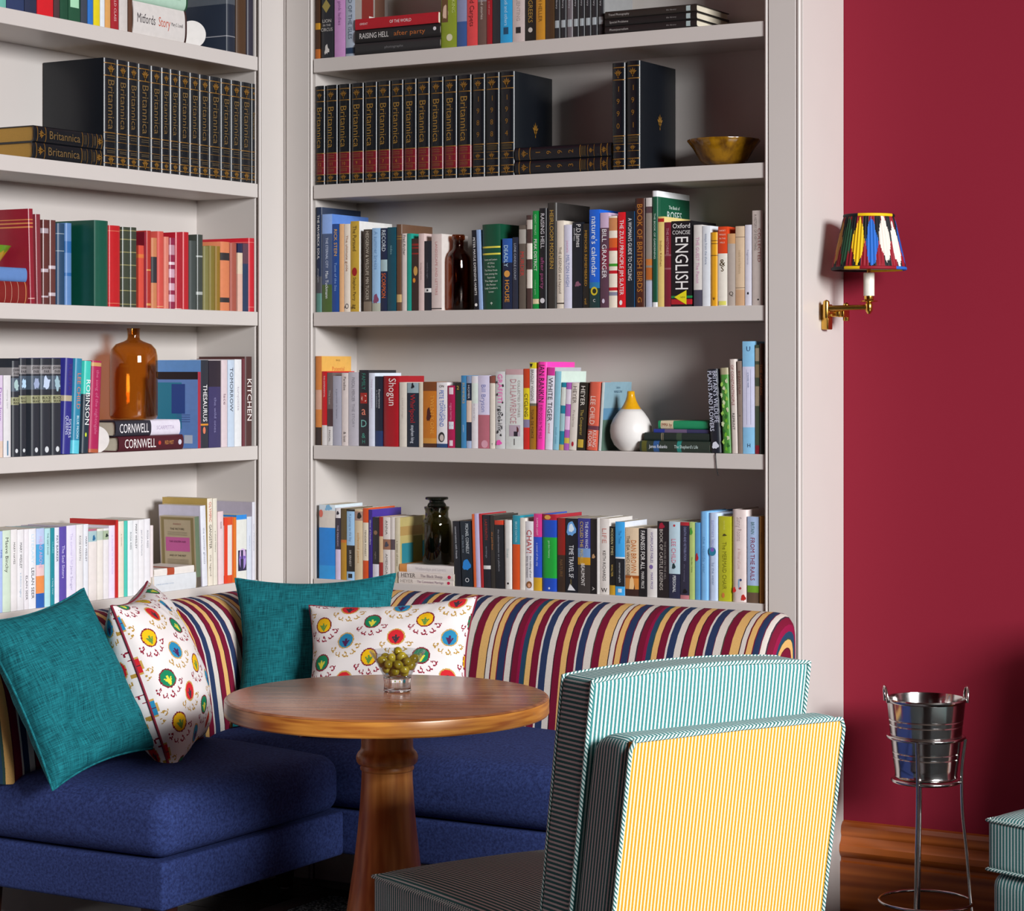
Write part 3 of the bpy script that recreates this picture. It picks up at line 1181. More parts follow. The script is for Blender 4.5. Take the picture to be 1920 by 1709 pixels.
def ikat(a, t, jit):
    """a: turns 0..1, t: 0 bottom..1 top; ragged lozenges on red and black warps"""
    u = ((a - .575) % 1) * len(SEQ)
    k = int(u)
    q = abs(u - k - .5) * 2
    lim = .47 * (1 - q ** 1.6) + .07 * jit
    sh = (0, .02, 0, -.02, .06, -.07, 0)[k % 7]
    if abs(t - (.50 + sh)) < lim and q < .9:
        return lin(SEQ[k])
    half = int(u * 2 + .5)
    return lin('8c1424') if (half + (1 if t > .5 else 0)) % 2 == 0 else lin('17191d')


verts, faces, cols = [], [], []
rs = random.Random(3)
jits = [rs.uniform(-1, 1) for _ in range(na)]
for j in range(nz + 1):
    t = j / nz
    for i in range(na):
        an = 2 * math.pi * i / na
        r = RB + (RT - RB) * t
        pl = (.0013 * math.sin(an * 60)) * min(1, min(t, 1 - t) * 12)
        verts.append((ax_ + (r + pl) * math.cos(an), (r + pl) * math.sin(an), ZB + (ZT - ZB) * t))
for j in range(nz):
    for i in range(na):
        i2 = (i + 1) % na
        faces.append((j * na + i, j * na + i2, (j + 1) * na + i2, (j + 1) * na + i))
        cols += [(*ikat(i / na, (j + .5) / nz, jits[i // 3 * 3]), 1)] * 4
sh_ = obj('shade', verts, faces, printed('ikat_silk', .6, .2, 500), lp, smooth=True, colors=cols)
lathe('shade_lining', [(RB - .0025, ZB + .001), (RT - .0025, ZT - .001)], plain('d8cdb8', .8), lp, n=64, loc=(ax_, 0, 0))
def trim_col(nm, t):
    t = (t - .55) % 1 + .55
    if nm == 'top_trim':
        return 'e6bb10' if .73 < t < .98 else '17191d'
    for lim, c in ((.69, '17191d'), (.77, 'e6bb10'), (.93, '8c1424'), (1.12, '2665bd'), (1.3, 'e6bb10'), (2, '17191d')):
        if t < lim:
            return c


for nm, rr, zz in (('top_trim', RT, ZT), ('bottom_trim', RB, ZB)):
    vv, ff, cc = [], [], []
    nn = 96
    for i in range(nn):
        an = 2 * math.pi * i / nn
        for j in range(8):
            b_ = 2 * math.pi * j / 8
            r = rr + .0022 * math.cos(b_)
            vv.append((ax_ + r * math.cos(an), r * math.sin(an), zz + .0042 * math.sin(b_)))
    for i in range(nn):
        for j in range(8):
            ff.append((i * 8 + j, ((i + 1) % nn) * 8 + j, ((i + 1) % nn) * 8 + (j + 1) % 8, i * 8 + (j + 1) % 8))
            cc += [(*lin(trim_col(nm, i / nn)), 1)] * 4
    obj(nm, vv, ff, printed('trim_silk', .6, .1), sh_, smooth=True, colors=cc)

# ------------------------------------------------------------------ ice bucket and stand
M_SILVER = metal('silver_plate', 'c9c6c4', 0.14)
KX, KY = -2.011, 5.42
KB = .452
bk = empty('ice_bucket', (KX, KY, KB))
tag(bk, 'silver ice bucket with two loop handles held in a wire stand', 'bucket')
prof = [(0, .001), (.072, .001), (.076, .004), (.0775, .008), (.076, .012), (.0785, .03)]
H_ = .200


def rad(z):
    return .0775 + (z - .012) / (H_ - .012) * .0200


for zc in (.055, .068, .136, .149):
    prof += [(rad(zc - .0022), zc - .0022), (rad(zc) - .0016, zc), (rad(zc + .0022), zc + .0022)]
prof += [(rad(.192), .192), (.0995, .195), (.1005, .199), (.0990, .2025), (.0965, .2015), (.0950, .196)]
prof += [(rad(.15) - .003, .15), (rad(.02) - .003, .016), (0, .015)]
lathe('bucket_body', prof, M_SILVER, bk, n=72, sharp=30)
cr_, sr_ = CT, ST
for s in (-1, 1):
    pts = []
    for i in range(13):
        t = math.pi * i / 12
        off = .022 * math.cos(t)
        zz = .192 + .038 * math.sin(t) ** .7
        base = s * (.0985 + .004 * math.sin(t))
        pts.append((base * cr_ - off * sr_, base * sr_ + off * cr_, zz))
    tube('handle', pts, .0036, M_SILVER, bk, n=10)
bs = empty('bucket_stand', (KX, KY, 0))
tag(bs, 'silver wire stand on three splayed legs carrying the ice bucket', 'stand')


def ring(name, r, z, tr, par, flat=1.0):
    n = 64
    return tube(name, [(r * math.cos(2 * math.pi * i / n), r * math.sin(2 * math.pi * i / n), z) for i in range(n)], tr, M_SILVER, par, n=10, closed=True)


ring('upper_ring', rad(.105) + .0062, KB + .105, .0045, bs)
ring('lower_ring', .0820, KB - .003, .0045, bs)
ring('foot_ring', .1150, .149, .0038, bs)
for da in (-1.98, -.35, 1.55):
    an = TH + da
    path = [(.0980, KB + .105), (.0905, KB + .05), (.0880, KB), (.0905, KB - .08), (.1000, .28), (.1112, .149), (.128, .03), (.134, .006)]
    tube('leg', smooth_path([(r * math.cos(an), r * math.sin(an), z) for r, z in path], 5), .0042, M_SILVER, bs, n=10)

# ------------------------------------------------------------------ books: builder
PAGES = plain('d9cfba', .9, mottle=.05, scale=300)
GILT = plain('b0842c', .4, mottle=.08, scale=300)
M_GOLD = plain('8a6224', .45, metal=.2, mottle=0)
TXT = {}


def text_mesh(s):
    if s in TXT:
        return TXT[s]
    cu = bpy.data.curves.new('t', 'FONT')
    cu.body = s
    cu.size = 1.0
    cu.resolution_u = 2
    o = bpy.data.objects.new('t', cu)
    COL.objects.link(o)
    me = bpy.data.meshes.new_from_object(o)
    v = [(p.co.x / .729, p.co.y / .729) for p in me.vertices]
    f = [tuple(p.vertices) for p in me.polygons]
    bpy.data.objects.remove(o)
    bpy.data.curves.remove(cu)
    bpy.data.meshes.remove(me)
    TXT[s] = (v, f, max([p[0] for p in v] + [0.01]))
    return TXT[s]


EMB = []      # thistle-like gilt ornament: fan of petals on a stem


def _emb():
    v, f = [], []

    def poly(ps):
        b = len(v)
        v.extend(ps)
        f.append(tuple(range(b, b + len(ps))))
    for an in (-62, -32, 0, 32, 62):
        a = math.radians(an)
        L = .52 if an else .58
        dx, dy = math.sin(a), math.cos(a)
        px, py = dy * .075, -dx * .075
        poly([(0, -.12), (dx * L * .6 + px, -.12 + dy * L * .6 + py), (dx * L, -.12 + dy * L), (dx * L * .6 - px, -.12 + dy * L * .6 - py)])
    poly([(-.05, -.5), (.05, -.5), (.05, -.1), (-.05, -.1)])
    poly([(-.25, -.12), (0, -.36), (.25, -.12), (0, -.02)])
    return v, [tuple(reversed(q)) for q in f]


EMB = _emb()
SHELVES = {}
for i_, nm_ in enumerate(('1', '2', '3', '4', '5')):
    SHELVES['R' + nm_] = ('R', SHELF_Z[i_ + 1])
    SHELVES['L' + nm_] = ('L', SHELF_Z[i_ + 1])
ALLB = {k: [] for k in SHELVES}


def along(side, px, s):
    if side == 'R':
        return on_y(px, YR + s)
    return on_x(px, XL - s)


def frame(side, a, s, z):
    if side == 'R':
        return Matrix(((1, 0, 0, a), (0, 1, 0, YR + s), (0, 0, 1, z), (0, 0, 0, 1)))
    return Matrix(((0, -1, 0, XL - s), (1, 0, 0, a), (0, 0, 1, z), (0, 0, 0, 1)))


class Print:
    """flat print on the spine or a cover of one book"""

    def __init__(self, t, b, d, h, pw):
        self.t, self.b, self.d, self.h, self.pw = t, b, d, h, pw
        self.m = []
        self.L, self.P, self.S = [], [], []      # letters, motifs, cover print: lists of (verts, faces, material)
        self.lv = 0

    def mi(self, c):
        mm = M_GOLD if c == 'gold' else plain(c, .5, mottle=0)
        if mm not in self.m:
            self.m.append(mm)
        return self.m.index(mm)

    def add(self, pts, faces, c, curve=False, shape=True):
        """pts are (x, z) on the spine; shapes and letters are kept apart"""
        self.lv += 1
        off = .00022 + .00006 * self.lv + (.0002 if curve else 0)
        hw = self.t / 2
        v = [(x, (self.b * min(1, abs(x / hw)) ** self.pw if curve else 0) - off, z) for x, z in pts]
        (self.P if shape else self.L).append((v, faces, self.mi(c)))

    def text(self, s, c, top, bot, hf=.55, xo=0.0):
        v, f, w = text_mesh(s)
        H = hf * self.t
        L = (bot - top) * self.h
        sx = 1.0
        if w * H > L:
            sx = L / (w * H)
            if sx < .62:
                H *= sx / .62
                sx = .62
        elif w * H < L * .9:
            sx = min(1.35, L * .9 / (w * H))
        z0 = self.h * (1 - top) - (L - w * H * sx) * .5
        self.add([((y - .45) * H + xo * self.t, z0 - x * H * sx) for x, y in v], f, c, shape=False)

    def htext(self, s, c, zc, hf, wmax=.84, xo=0.0):
        """upright lettering, read across the spine; hf is letter height / book height"""
        v, f, w = text_mesh(s)
        H = hf * self.h
        sx = min(1.0, wmax * self.t / (w * H))
        self.add([((x - w / 2) * H * sx + xo * self.t, zc * self.h + (y - .5) * H) for x, y in v], f, c, shape=False)

    def rect(self, x0, x1, z0, z1, c):
        n = 8
        pts, fs = [], []
        for i in range(n + 1):
            x = (x0 + (x1 - x0) * i / n) * self.t
            pts += [(x, z0 * self.h), (x, z1 * self.h)]
        for i in range(n):
            fs.append((2 * i, 2 * i + 2, 2 * i + 3, 2 * i + 1))
        self.add(pts, fs, c, curve=True)

    def blob(self, x, z, r, c, ry=None, n=14, rag=0.0, seed=1):
        rr = random.Random(seed)
        ry = ry or r
        pts = [(x * self.t, z * self.h)]
        for i in range(n):
            a = 2 * math.pi * i / n
            q = 1 - rag * rr.random()
            pts.append((x * self.t + math.cos(a) * r * self.t * q, z * self.h + math.sin(a) * ry * self.t * q))
        self.add(pts, [(0, i + 1, (i + 1) % n + 1) for i in range(n)], c)

    def poly(self, pts, c):
        self.add([(x * self.t, z * self.h) for x, z in pts], [tuple(range(len(pts)))], c)

    def emblem(self, z, c='gold', s=.62):
        self.add([(x * s * self.t, z * self.h + y * s * self.t) for x, y in EMB[0]], EMB[1], c)

    def side(self, sgn, y0, y1, z0, z1, c):
        """rectangle printed on a cover board; y from spine 0 to fore-edge 1"""
        dd = self.d - self.b
        self.side_pts(sgn, [(y * dd, z * self.h) for y, z in ((y0, z0), (y1, z0), (y1, z1), (y0, z1))], [(0, 1, 2, 3) if sgn > 0 else (3, 2, 1, 0)], c)

    def side_pts(self, sgn, pts, faces, c):
        self.lv += 1
        x = sgn * (self.t / 2 + .00015 + .00006 * self.lv)
        self.S.append(([(x, self.b + y, z) for y, z in pts], faces, self.mi(c)))

    def emit(self, root, join=False):
        for nm, lst in (('lettering', self.L), ('printed_motif', self.P), ('cover_print', self.S)):
            if not lst:
                continue
            if join or len(lst) > 5:
                v, f, ix = [], [], []
                for a, b, k in lst:
                    f += [tuple(q + len(v) for q in fc) for fc in b]
                    ix += [k] * len(b)
                    v += a
                tag(obj(nm, v, f, self.m, root, idx=ix), kind='stuff')
            else:
                for a, b, k in lst:
                    obj(nm, a, b, self.m[k], root)

    def side_text(self, sgn, s, c, zc, hf, yc=.5):
        v, f, w = text_mesh(s)
        H = hf * self.h
        sx = min(1.0, .8 * self.d / (w * H))
        if sgn > 0:
            pts = [(yc * self.d + (x - w / 2) * H * sx, zc * self.h + (y - .5) * H) for x, y in v]
            self.side_pts(sgn, pts, f, c)
        else:
            pts = [(yc * self.d - (x - w / 2) * H * sx, zc * self.h + (y - .5) * H) for x, y in v]
            self.side_pts(sgn, pts, f, c)


def make_book(M, t, h, d, color, hard=False, zones=(), side=None, rough=.42, pages=PAGES, deco=None, name='book', rnd=None, pw=2.0):
    """local axes: x thickness, y into the shelf, z up; spine at y=0"""
    root = empty(name, mat=M)
    pw = max(pw, 3.2) if hard else pw
    b = rnd if rnd is not None else (min(.005, t * .17) if hard else min(.0016, t * .06))
    ns = 8 if pw < 3 else 14
    hw = t / 2
    th = min(.0026 if hard else .0009, t * .12)
    outer = [(-hw, d)] + [(-hw + t * i / ns, b * abs((-hw + t * i / ns) / hw) ** pw) for i in range(ns + 1)] + [(hw, d)]
    inner = [(-hw + th, d)] + [((-hw + th) + (t - 2 * th) * i / ns, b * abs((-hw + t * i / ns) / hw) ** pw + th) for i in range(ns + 1)] + [(hw - th, d)]
    cuts = sorted({0.0, 1.0} | {q for z in zones for q in z[:2]})
    mats = [plain(color, rough)]
    sm = 0
    if side:
        mats.append(plain(side, rough))
        sm = 1
    v, f, idx = [], [], []
    n = len(outer)
    for c in cuts:
        v += [(x, y, c * h) for x, y in outer]
    lo = len(v)
    v += [(x, y, 0) for x, y in inner]
    v += [(x, y, h) for x, y in inner]
    for k in range(len(cuts) - 1):
        mid = (cuts[k] + cuts[k + 1]) / 2
        mi = 0
        for z0, z1, zc in zones:
            if z0 <= mid <= z1:
                mm = plain(zc, rough)
                if mm not in mats:
                    mats.append(mm)
                mi = mats.index(mm)
        for i in range(n - 1):
            f.append((k * n + i, k * n + i + 1, (k + 1) * n + i + 1, (k + 1) * n + i))
            idx.append(mi if 0 < i < n - 2 else (sm if side else mi))
        e = k * n
    top = (len(cuts) - 1) * n
    for i in range(n - 1):
        f.append((lo + i + 1, lo + i, lo + n + i, lo + n + i + 1))
        idx.append(sm)
        f.append((top + i, top + i + 1, lo + n + i + 1, lo + n + i))
        idx.append(0)
        f.append((i + 1, i, lo + i, lo + i + 1))
        idx.append(0)
    for i, rev in ((0, False), (n - 1, True)):
        q = [k * n + i for k in range(len(cuts))]
        q = q + [lo + n + i, lo + i]
        f.append(tuple(q if rev else reversed(q)))
        idx.append(sm)
    obj('cover', v, f, mats, root, idx=idx, smooth=True, sharp=35 if pw < 3 else 60)
    ins = .0035 if hard else .0004
    pd = d - (.004 if hard else .0003)
    obj('pages', *box_vf(-hw + th + .0001, hw - th - .0001, b + th + .0002, pd, ins, h - ins), pages, root)
    if deco:
        p = Print(t, b, d, h, pw)
        deco(p)
        p.emit(root)
    return root


ZM = [0, 0, 1.0, 'R1']


def Z(shelf, ox, oy, sc):
    ZM[:] = [ox, oy, sc, shelf]


def deco_from(tx, fn):
    def g(p):
        if fn:
            fn(p)
        for q in tx:
            p.text(*q)
    return g if (tx or fn) else None


def clampa(sd, a0, a1):
    lo, hi = (XRL + .0015, XRR - .0015) if sd == 'R' else (YLL + .0015, YLR - .0015)
    return max(lo, a0), min(hi, a1)


def B(x0, x1, yt, color, tx=(), zones=(), side=None, hard=False, s=.014, lean=0, fn=None, d=None, h=None, desc=None, rough=.42, pages=PAGES, rnd=None, pw=2.0):
    """one upright book; x0 x1 spine edges at the foot, yt spine top, in the current zoom's pixels"""
    ox, oy, sc, sh = ZM
    sd, zz = SHELVES[sh]
    a0, z0 = along(sd, ox + x0 / sc, s)
    a1, z1 = along(sd, ox + x1 / sc, s)
    zm = (z0 + z1) / 2
    if h is None:
        h = height(oy + yt / sc, zm) - zz
    a0, a1 = clampa(sd, a0, a1)
    t = a1 - a0 - .0003
    th = 0.0
    if lean:
        ppm = (x1 - x0) / sc / (a1 - a0)
        th = math.atan2(lean / sc / ppm, h)
        h = h / math.cos(th) if th < 0 else (h) / math.cos(th)
        t = t * math.cos(th)
    if d is None:
        d = min(.205, max(.105, h * .66))
    d = min(d, BC_D - s - .002)
    M = frame(sd, a0, s, zz + .0002)
    if th > 0:
        M = M @ Matrix.Translation((a1 - a0 - .0003, 0, 0)) @ Matrix.Rotation(th, 4, 'Y') @ Matrix.Translation((-t / 2, 0, 0))
    elif th < 0:
        M = M @ Matrix.Rotation(th, 4, 'Y') @ Matrix.Translation((t / 2, 0, 0))
    else:
        M = M @ Matrix.Translation((t / 2, 0, 0))
    r = make_book(M, t, h, d, color, hard, zones, side, rough, pages, deco_from(tx, fn), rnd=rnd, pw=pw)
    ALLB[sh].append(dict(o=r, c=color, z=zones, desc=desc, x=a0, t=t, h=h, hard=hard, flat=False, tx=tx))
    return r


STACK = [0.0]


def S(x0, x1, thpx, color, tx=(), zones=(), side=None, hard=True, s=.014, fn=None, d=.16, desc=None, base=None, pages=PAGES, new=False, rnd=None, rough=.42):
    """a book lying flat, its head at x0; stacks on the one before unless new"""
    ox, oy, sc, sh = ZM
    sd, zz = SHELVES[sh]
    a0, z0 = along(sd, ox + x0 / sc, s)
    a1, z1 = along(sd, ox + x1 / sc, s)
    a0, a1 = clampa(sd, a0, a1)
    if new:
        STACK[0] = zz + .0002
    t = thpx / sc * (z0 + z1) / 2 / F
    h = a1 - a0
    d = min(d, BC_D - s - .002)
    M = frame(sd, a1, s, STACK[0] + t / 2) @ Matrix.Rotation(-math.pi / 2, 4, 'Y')
    r = make_book(M, t, h, d, color, hard, zones, side, rough, pages, deco_from(tx, fn), rnd=rnd)
    STACK[0] += t + .0003
    ALLB[sh].append(dict(o=r, c=color, z=zones, desc=desc, x=a0, t=t, h=h, hard=hard, flat=True, tx=tx))
    return r


W_, K_, G_ = 'e8e6e4', '1c1a1c', 'c79a3c'


# ---- encyclopedia volumes
NVY = '0e1218'


def vol(x0, x1, yt, label, red=False, year=None, num=None, s=.012, flat=None, new=False, fixed=.2855, x_at=None):
    ox, oy, sc, sh = ZM
    sd, zz = SHELVES[sh]

    def deco(p):
        g = 'gold'
        for z in (.955, .84, .315, .10, .035):
            p.rect(-.46, .46, z - .004, z + .004, g)
        for z in (.235, .17):
            p.rect(-.44, .44, z - .002, z + .002, g)
        p.emblem(.90)
        p.emblem(.065, s=.55)
        if year:
            for k, ch in enumerate(year):
                p.htext(ch, g, .755 - .115 * k, .052)
            p.emblem(.20, s=.45)
            for q in (.295, .285, .270, .258):
                p.rect(-.36, .36, q, q + .003, '6a5424')
        else:
            p.text('Britannica', '8f6c2e' if red else '6e5630', .19, .655, .52)
            if num:
                p.htext(num, 'a8702c', .205, .034)
            for q in (.285, .265, .145, .13):
                p.rect(-.30, .30, q, q + .006, '7a4a26' if red else '5a4a30')
        if side_emblem:
            v, f = EMB
            sg = side_emblem
            p.side_pts(sg, [(p.d * .52 + sg * x * .034, p.h * .47 + y * .045) for x, y in v], f if sg > 0 else f, g)
    side_emblem = 0
    if year in ('1994', '1991'):
        side_emblem = 1
    zones = [(.10, .315, '6e1420')] if red else ()
    if flat:
        r = S(x0, x1, flat, NVY, zones=zones, hard=True, s=s, fn=deco, d=.205, desc=label, pages=GILT, new=new, rough=.3)
    else:
        r = B(x0, x1, yt, NVY, zones=zones, hard=True, s=s, fn=deco, d=.212, h=fixed, desc=label, pages=GILT, rough=.3, rnd=.0060, pw=4.0)
    r.name = 'encyclopedia_volume'
    return r


Z('R2', 570, 100, 4.364)
ed = [70, 172, 274, 379, 488, 597, 705, 812, 920, 1028, 1140, 1252, 1370]
NW = ['one', 'two', 'three', 'four', 'five', 'six', 'seven', 'eight', 'nine', 'ten', 'eleven', 'twelve']
for i in range(12):
    k = 12 - i
    vol(ed[i], ed[i + 1] - 6, 0, 'black and gilt encyclopedia volume numbered %s on its dark red band' % NW[k - 1], red=True, num=str(k))
for i, (a, b, y) in enumerate(((1372, 1476, '1989'), (1480, 1594, '1988'), (1598, 1718, '1994'))):
    vol(a, b, 0, {'1989': 'black and gilt yearbook directly beside the encyclopedia volume numbered one', '1988': 'black and gilt yearbook squeezed between two other upright yearbooks', '1994': 'black and gilt yearbook whose gilt-crested cover faces the two flat yearbooks'}[y], year=y)
Z('R2', 1000, 90, 4.267)
vol(-148, 618, 0, 'black and gilt yearbook lying flat directly on the shelf', year='1993', flat=112, new=True)
vol(-148, 618, 0, 'black and gilt yearbook lying flat on top of another yearbook', year='1992', flat=108)
vol(625, 733, 0, 'upright black and gilt yearbook touching the ends of the two flat yearbooks', year='1990')
vol(740, 852, 0, 'outermost black and gilt yearbook, closest to the amber glazed bowl', year='1991', fixed=.288)

Z('L2', 0, 90, 3.84)
vol(240, 745, 0, 'black and gilt encyclopedia volume lying flat, lower of two', flat=118, new=True)
vol(248, 750, 0, 'black and gilt encyclopedia volume lying flat on another', flat=115)
ed = [752, 845, 925, 1000, 1090, 1165, 1228, 1295, 1370, 1440, 1512, 1595, 1668, 1738, 1812, 1868]
ORD = ['first', 'second', 'third', 'fourth', 'fifth', 'sixth', 'seventh', 'eighth', 'ninth', 'tenth', 'eleventh', 'twelfth', 'thirteenth', 'fourteenth', 'fifteenth']
for i in range(15):
    vol(ed[i], ed[i + 1], 0, 'black and gilt encyclopedia volume without red band, %s from the flat pair' % ORD[i])

# ------------------------------------------------------------------ books: the shelves
# lamp bookcase, third shelf
Z('R3', 570, 360, 6.4)
B(95, 210, 185, '1d2d49', [('THE MAVERICK SOUL', W_, .05, .52, .36), ('photographs', 'b0b4bc', .56, .74, .2)], zones=[(0, .18, '5a8a80'), (.18, .34, '4a4c52')], hard=True)
B(215, 335, 268, '4a5c7e', [('THE ETERNAL CITY', 'd0dcf0', .24, .55, .26), ('Man Tuckmann', 'e4ecf0', .58, .86, .3)], zones=[(.8, 1, '8fb2ee'), (0, .28, '4a6632')], side='5f8ad8')
B(340, 418, 385, '1b4c98', [('RICK STEIN', 'e6b450', .04, .38, .5), ('Taste of the Sea', '8fb4e4', .42, .78, .36)])
B(424, 476, 385, 'ecbb8a')
B(480, 552, 385, 'efe4d4', [('The ultimate guide', 'a06a3a', .07, .6, .36), ('Q', '20203a', .9, .97, .6)])
B(556, 660, 352, 'c9a53c', [('The Pursued', '3a2a14', .05, .33, .42), ('Stephen Perry', '3a2a14', .62, .88, .34), ('ag', '3a2a14', .92, .97, .5)], side='e8e6e4', fn=lambda p: p.blob(0, .44, .28, 'a01820', .42))
B(712, 806, 450, '4c443b', [('HEDGEROW & WILDLIFE', 'c8c0b0', .02, .56, .42), ('MIN TUCKER', 'c8c0b0', .58, .86, .42)], zones=[(0, .12, '857868')])
B(815, 914, 435, '9ec8ee', [('A summer breeze', '6f9cc8', .04, .5, .4)], zones=[(0, .10, 'b4b8a8')], fn=lambda p: p.blob(0, .15, .36, '8a4a6a', .6, rag=.4))
B(918, 994, 435, '1d2a48', [('RECORD', 'd8e4ec', .02, .28, .62), ('SCORPION', 'e8702a', .54, .84, .66)], zones=[(.48, .62, 'a8c4c8')])
B(998, 1098, 425, '114c5e', [('tides', '7fa8b0', .2, .34, .26)], side='13657c')
B(1102, 1172, 390, '644632', zones=[(.86, .865, 'b8923c'), (.83, .835, 'b8923c'), (.1, .19, 'c8a870')], hard=True)
B(1176, 1232, 500, 'ddd1cb', [('Fred Archer', '2a2a30', .02, .28, .55)])
B(1236, 1286, 500, '1f9e8d')
B(1290, 1372, 560, '3a2a26', zones=[(.86, .88, '8a2a24'), (.9, .93, '8a2a24'), (.78, .8, '8a2a24')], fn=lambda p: (p.blob(.1, .55, .3, 'c89a50', .6), p.blob(-.1, .42, .2, 'd88a30', .3)))
B(1374, 1440, 500, 'dac2be', [('the long walk home', '9a7a78', .38, .6, .3)])
B(1443, 1522, 590, '22262f', [('north by night', '70747c', .3, .55, .24)], zones=[(.26, .32, 'e4e2e0')], fn=lambda p: p.rect(-.12, .12, .275, .305, '20242c'))
B(1528, 1650, 505, 'd8c8c3', [('LANDSCAPE AND LETTERS', 'c07c7c', .06, .84, .24)], zones=[(.016, .03, '3a3434')], side='e2d8d2')
Z('R3', 860, 360, 6.4)
B(185, 240, 460, '191c25', [('PETER MAYLE EXPENSIVE HABITS', W_, .05, .86, .5)], lean=-32, fn=lambda p: p.blob(0, .06, .3, W_))
B(244, 282, 455, '8fa9d2', lean=-34)
B(290, 505, 390, '0e4b34', hard=True, lean=-16, fn=lambda p: ([p.rect(-.5, .5, z, z + .02, 'd8cc4c') for z in (.64, .72)], [p.htext(s_, 'd4dcd0', .585 - .042 * k, .022, .7) for k, s_ in enumerate(('Love and Letters', 'of Olive', 'The Fox', 'The Winter Parcels', 'Last among the', 'Squirrels', 'The Night and', 'the Rector', "Lady Crowther's", 'Lover'))], p.emblem(.07, 'd4dcd0', .16)), desc='thick dark green hardback with two yellow bands')
B(522, 640, 560, '1f2a44', [('DEADLY', 'bfe0f2', .09, .40, .42, -.12), ('HOUSE', 'e89a2a', .58, .90, .46)], zones=[(.66, 1, '2a5cae')], fn=lambda p: p.blob(0, .5, .3, 'd89a4a', .3))
B(645, 708, 545, '2b3040', [('LONE CANDLE COUNT', 'b4bac4', .06, .62, .42)])
B(722, 800, 400, '62584f', [('MURDER', 'c83a34', .3, .62, .62)], zones=[(.78, .95, 'a8a29a')], desc='grey book with red lettering')
B(806, 884, 280, '4e3834', zones=[(.53, .7, 'e4dcd0'), (.22, .42, 'e4dcd0'), (.85, .95, 'c4bab0')], hard=True)
B(888, 954, 228, '10903f', [('GREAT WALKS', 'a8dcae', .03, .25, .36), ('PEAK DISTRICT', 'f0f2e8', .27, .63, .55), ('walkers guide', '9cd4a4', .68, .88, .24)], zones=[(.05, .1, 'e2d0a8')])
B(960, 1052, 195, '1b1b1f', [('RAISING HELL', 'd8d4d8', .05, .40, .5), ('after party', 'a04a7c', .44, .85, .46)], hard=True, fn=lambda p: p.blob(0, .08, .3, 'd8d4d8', .3))
B(1058, 1172, 130, '36322d', [('HEIRLOOM MODERN', 'b8913c', .05, .64, .42)], hard=True, side='2a2624')
B(1178, 1258, 345, 'e4d9c9', [('THE LEGENDS and beyond', '5a4a3a', .27, .86, .40)], zones=[(.05, .065, '4a4038')])
B(1264, 1355, 395, 'dbdaec', [('MILTON HIGH', '7a88b4', .36, .74, .44), ('pastels', 'e0a8c4', .18, .34, .3)])
B(1362, 1484, 365, '1c2129', [('P.D.James', 'e6e4e2', .02, .29, .46, .12), ('stories', 'b4b4b8', .04, .24, .22, -.25)], fn=lambda p: p.blob(.05, .28, .34, '8a5a6e', .3, rag=.5))
B(1490, 1560, 380, '25231e', [('MEMOIRS REMEMBERED', 'b8862a', .04, .78, .44), ('vol', 'b8862a', .88, .96, .44)])
B(1566, 1688, 212, '2064d4', [("nature's calendar", 'e8f0f8', .05, .70, .56)], zones=[(0, .2, '1e3c3c'), (.2, .26, '2a7ab0')], fn=lambda p: (p.blob(0, .17, .34, 'd0bc2a', .38), p.blob(.02, .17, .2, '2a2c20', .22), p.htext('C', W_, .075, .03)))
B(1696, 1798, 250, '5c3e4e', [('BILL GRANGER', 'f0eef0', .14, .72, .56)], zones=[(.84, 1, 'cdb2cd'), (.4, .62, '7c2c42')], fn=lambda p: p.blob(-.1, .07, .16, 'd8cce0', .24))
B(1802, 1896, 290, 'f0e6d4', zones=[(.62, .655, 'c8202a'), (.37, .405, 'c8202a'), (.185, .22, 'c8202a'), (.45, .48, '3c9a2a'), (.13, .17, '8a8ca0'), (.655, .76, 'd8602a'), (.84, .98, 'cf8a5a')], desc='cream book with red, green and orange bands')
Z('R3', 1150, 340, 6.103)
B(52, 138, 355, 'd91b25', [('THE ZULU PRINCIPLE JIM SLATER', 'f4ecec', .08, .87, .54)], fn=lambda p: p.blob(-.1, .05, .2, 'f0e8e8', .3))
B(142, 238, 345, '1b2630', [("A WOMAN'S GUIDE TO CYCLING", 'e8eaec', .07, .72, .46)], side='2a5a8a')
B(242, 362, 195, '4a2418', [('BOOK OF BRITISH BIRDS', 'bd7a2e', .05, .86, .52), ('G', 'bd7a2e', .9, .96, .4)], hard=True)
B(372, 436, 190, '948a80', zones=[(.92, 1, 'd4ccc8'), (.86, .92, '5a4448'), (.38, .44, 'c87a3a'), (.25, .36, 'b8682c'), (0, .24, 'b8bccc')])
B(440, 508, 110, 'e6e8ea', [('THE BOOK OF GARDENING', 'cfe0d4', .1, .68, .3)], zones=[(.04, .95, '0f5138')], hard=True, d=.19, fn=lambda p: (p.side(1, .08, .94, .04, .94, '0f5138'), p.side_text(1, 'The Book of', 'd8e4dc', .87, .03), p.side_text(1, 'ROSES', 'c8d4d0', .80, .075)))
B(510, 580, 405, 'e3c87a', [('Indian Kitchen', '8a5a24', .12, .7, .36)], zones=[(.94, .98, 'b02a20')], side='e6cf86')
B(584, 656, 470, '7c2232', [('THE HISTORIES', 'c09098', .05, .4, .4)], zones=[(.6, .62, '9a5a62'), (.44, .46, '9a5a62')])
B(660, 895, 455, '17161a', [('ENGLISH', 'f2f0ee', .175, .80, .66, .02)], hard=False, zones=[(.055, .085, 'b8202a'), (.1, .125, '1f8a4a'), (.025, .055, 'b8202a')],
  fn=lambda p: (p.htext('Oxford', 'f2f0ee', .945, .058, .86), p.htext('CONCISE', 'e0dedc', .868, .048, .88), p.poly([(-.34, .11), (.26, .02), (.26, .19)], 'e6d81a'), p.htext('NEW', '202020', .108, .02, .3, .08)), desc='fat black dictionary with large white lettering and a yellow triangle')
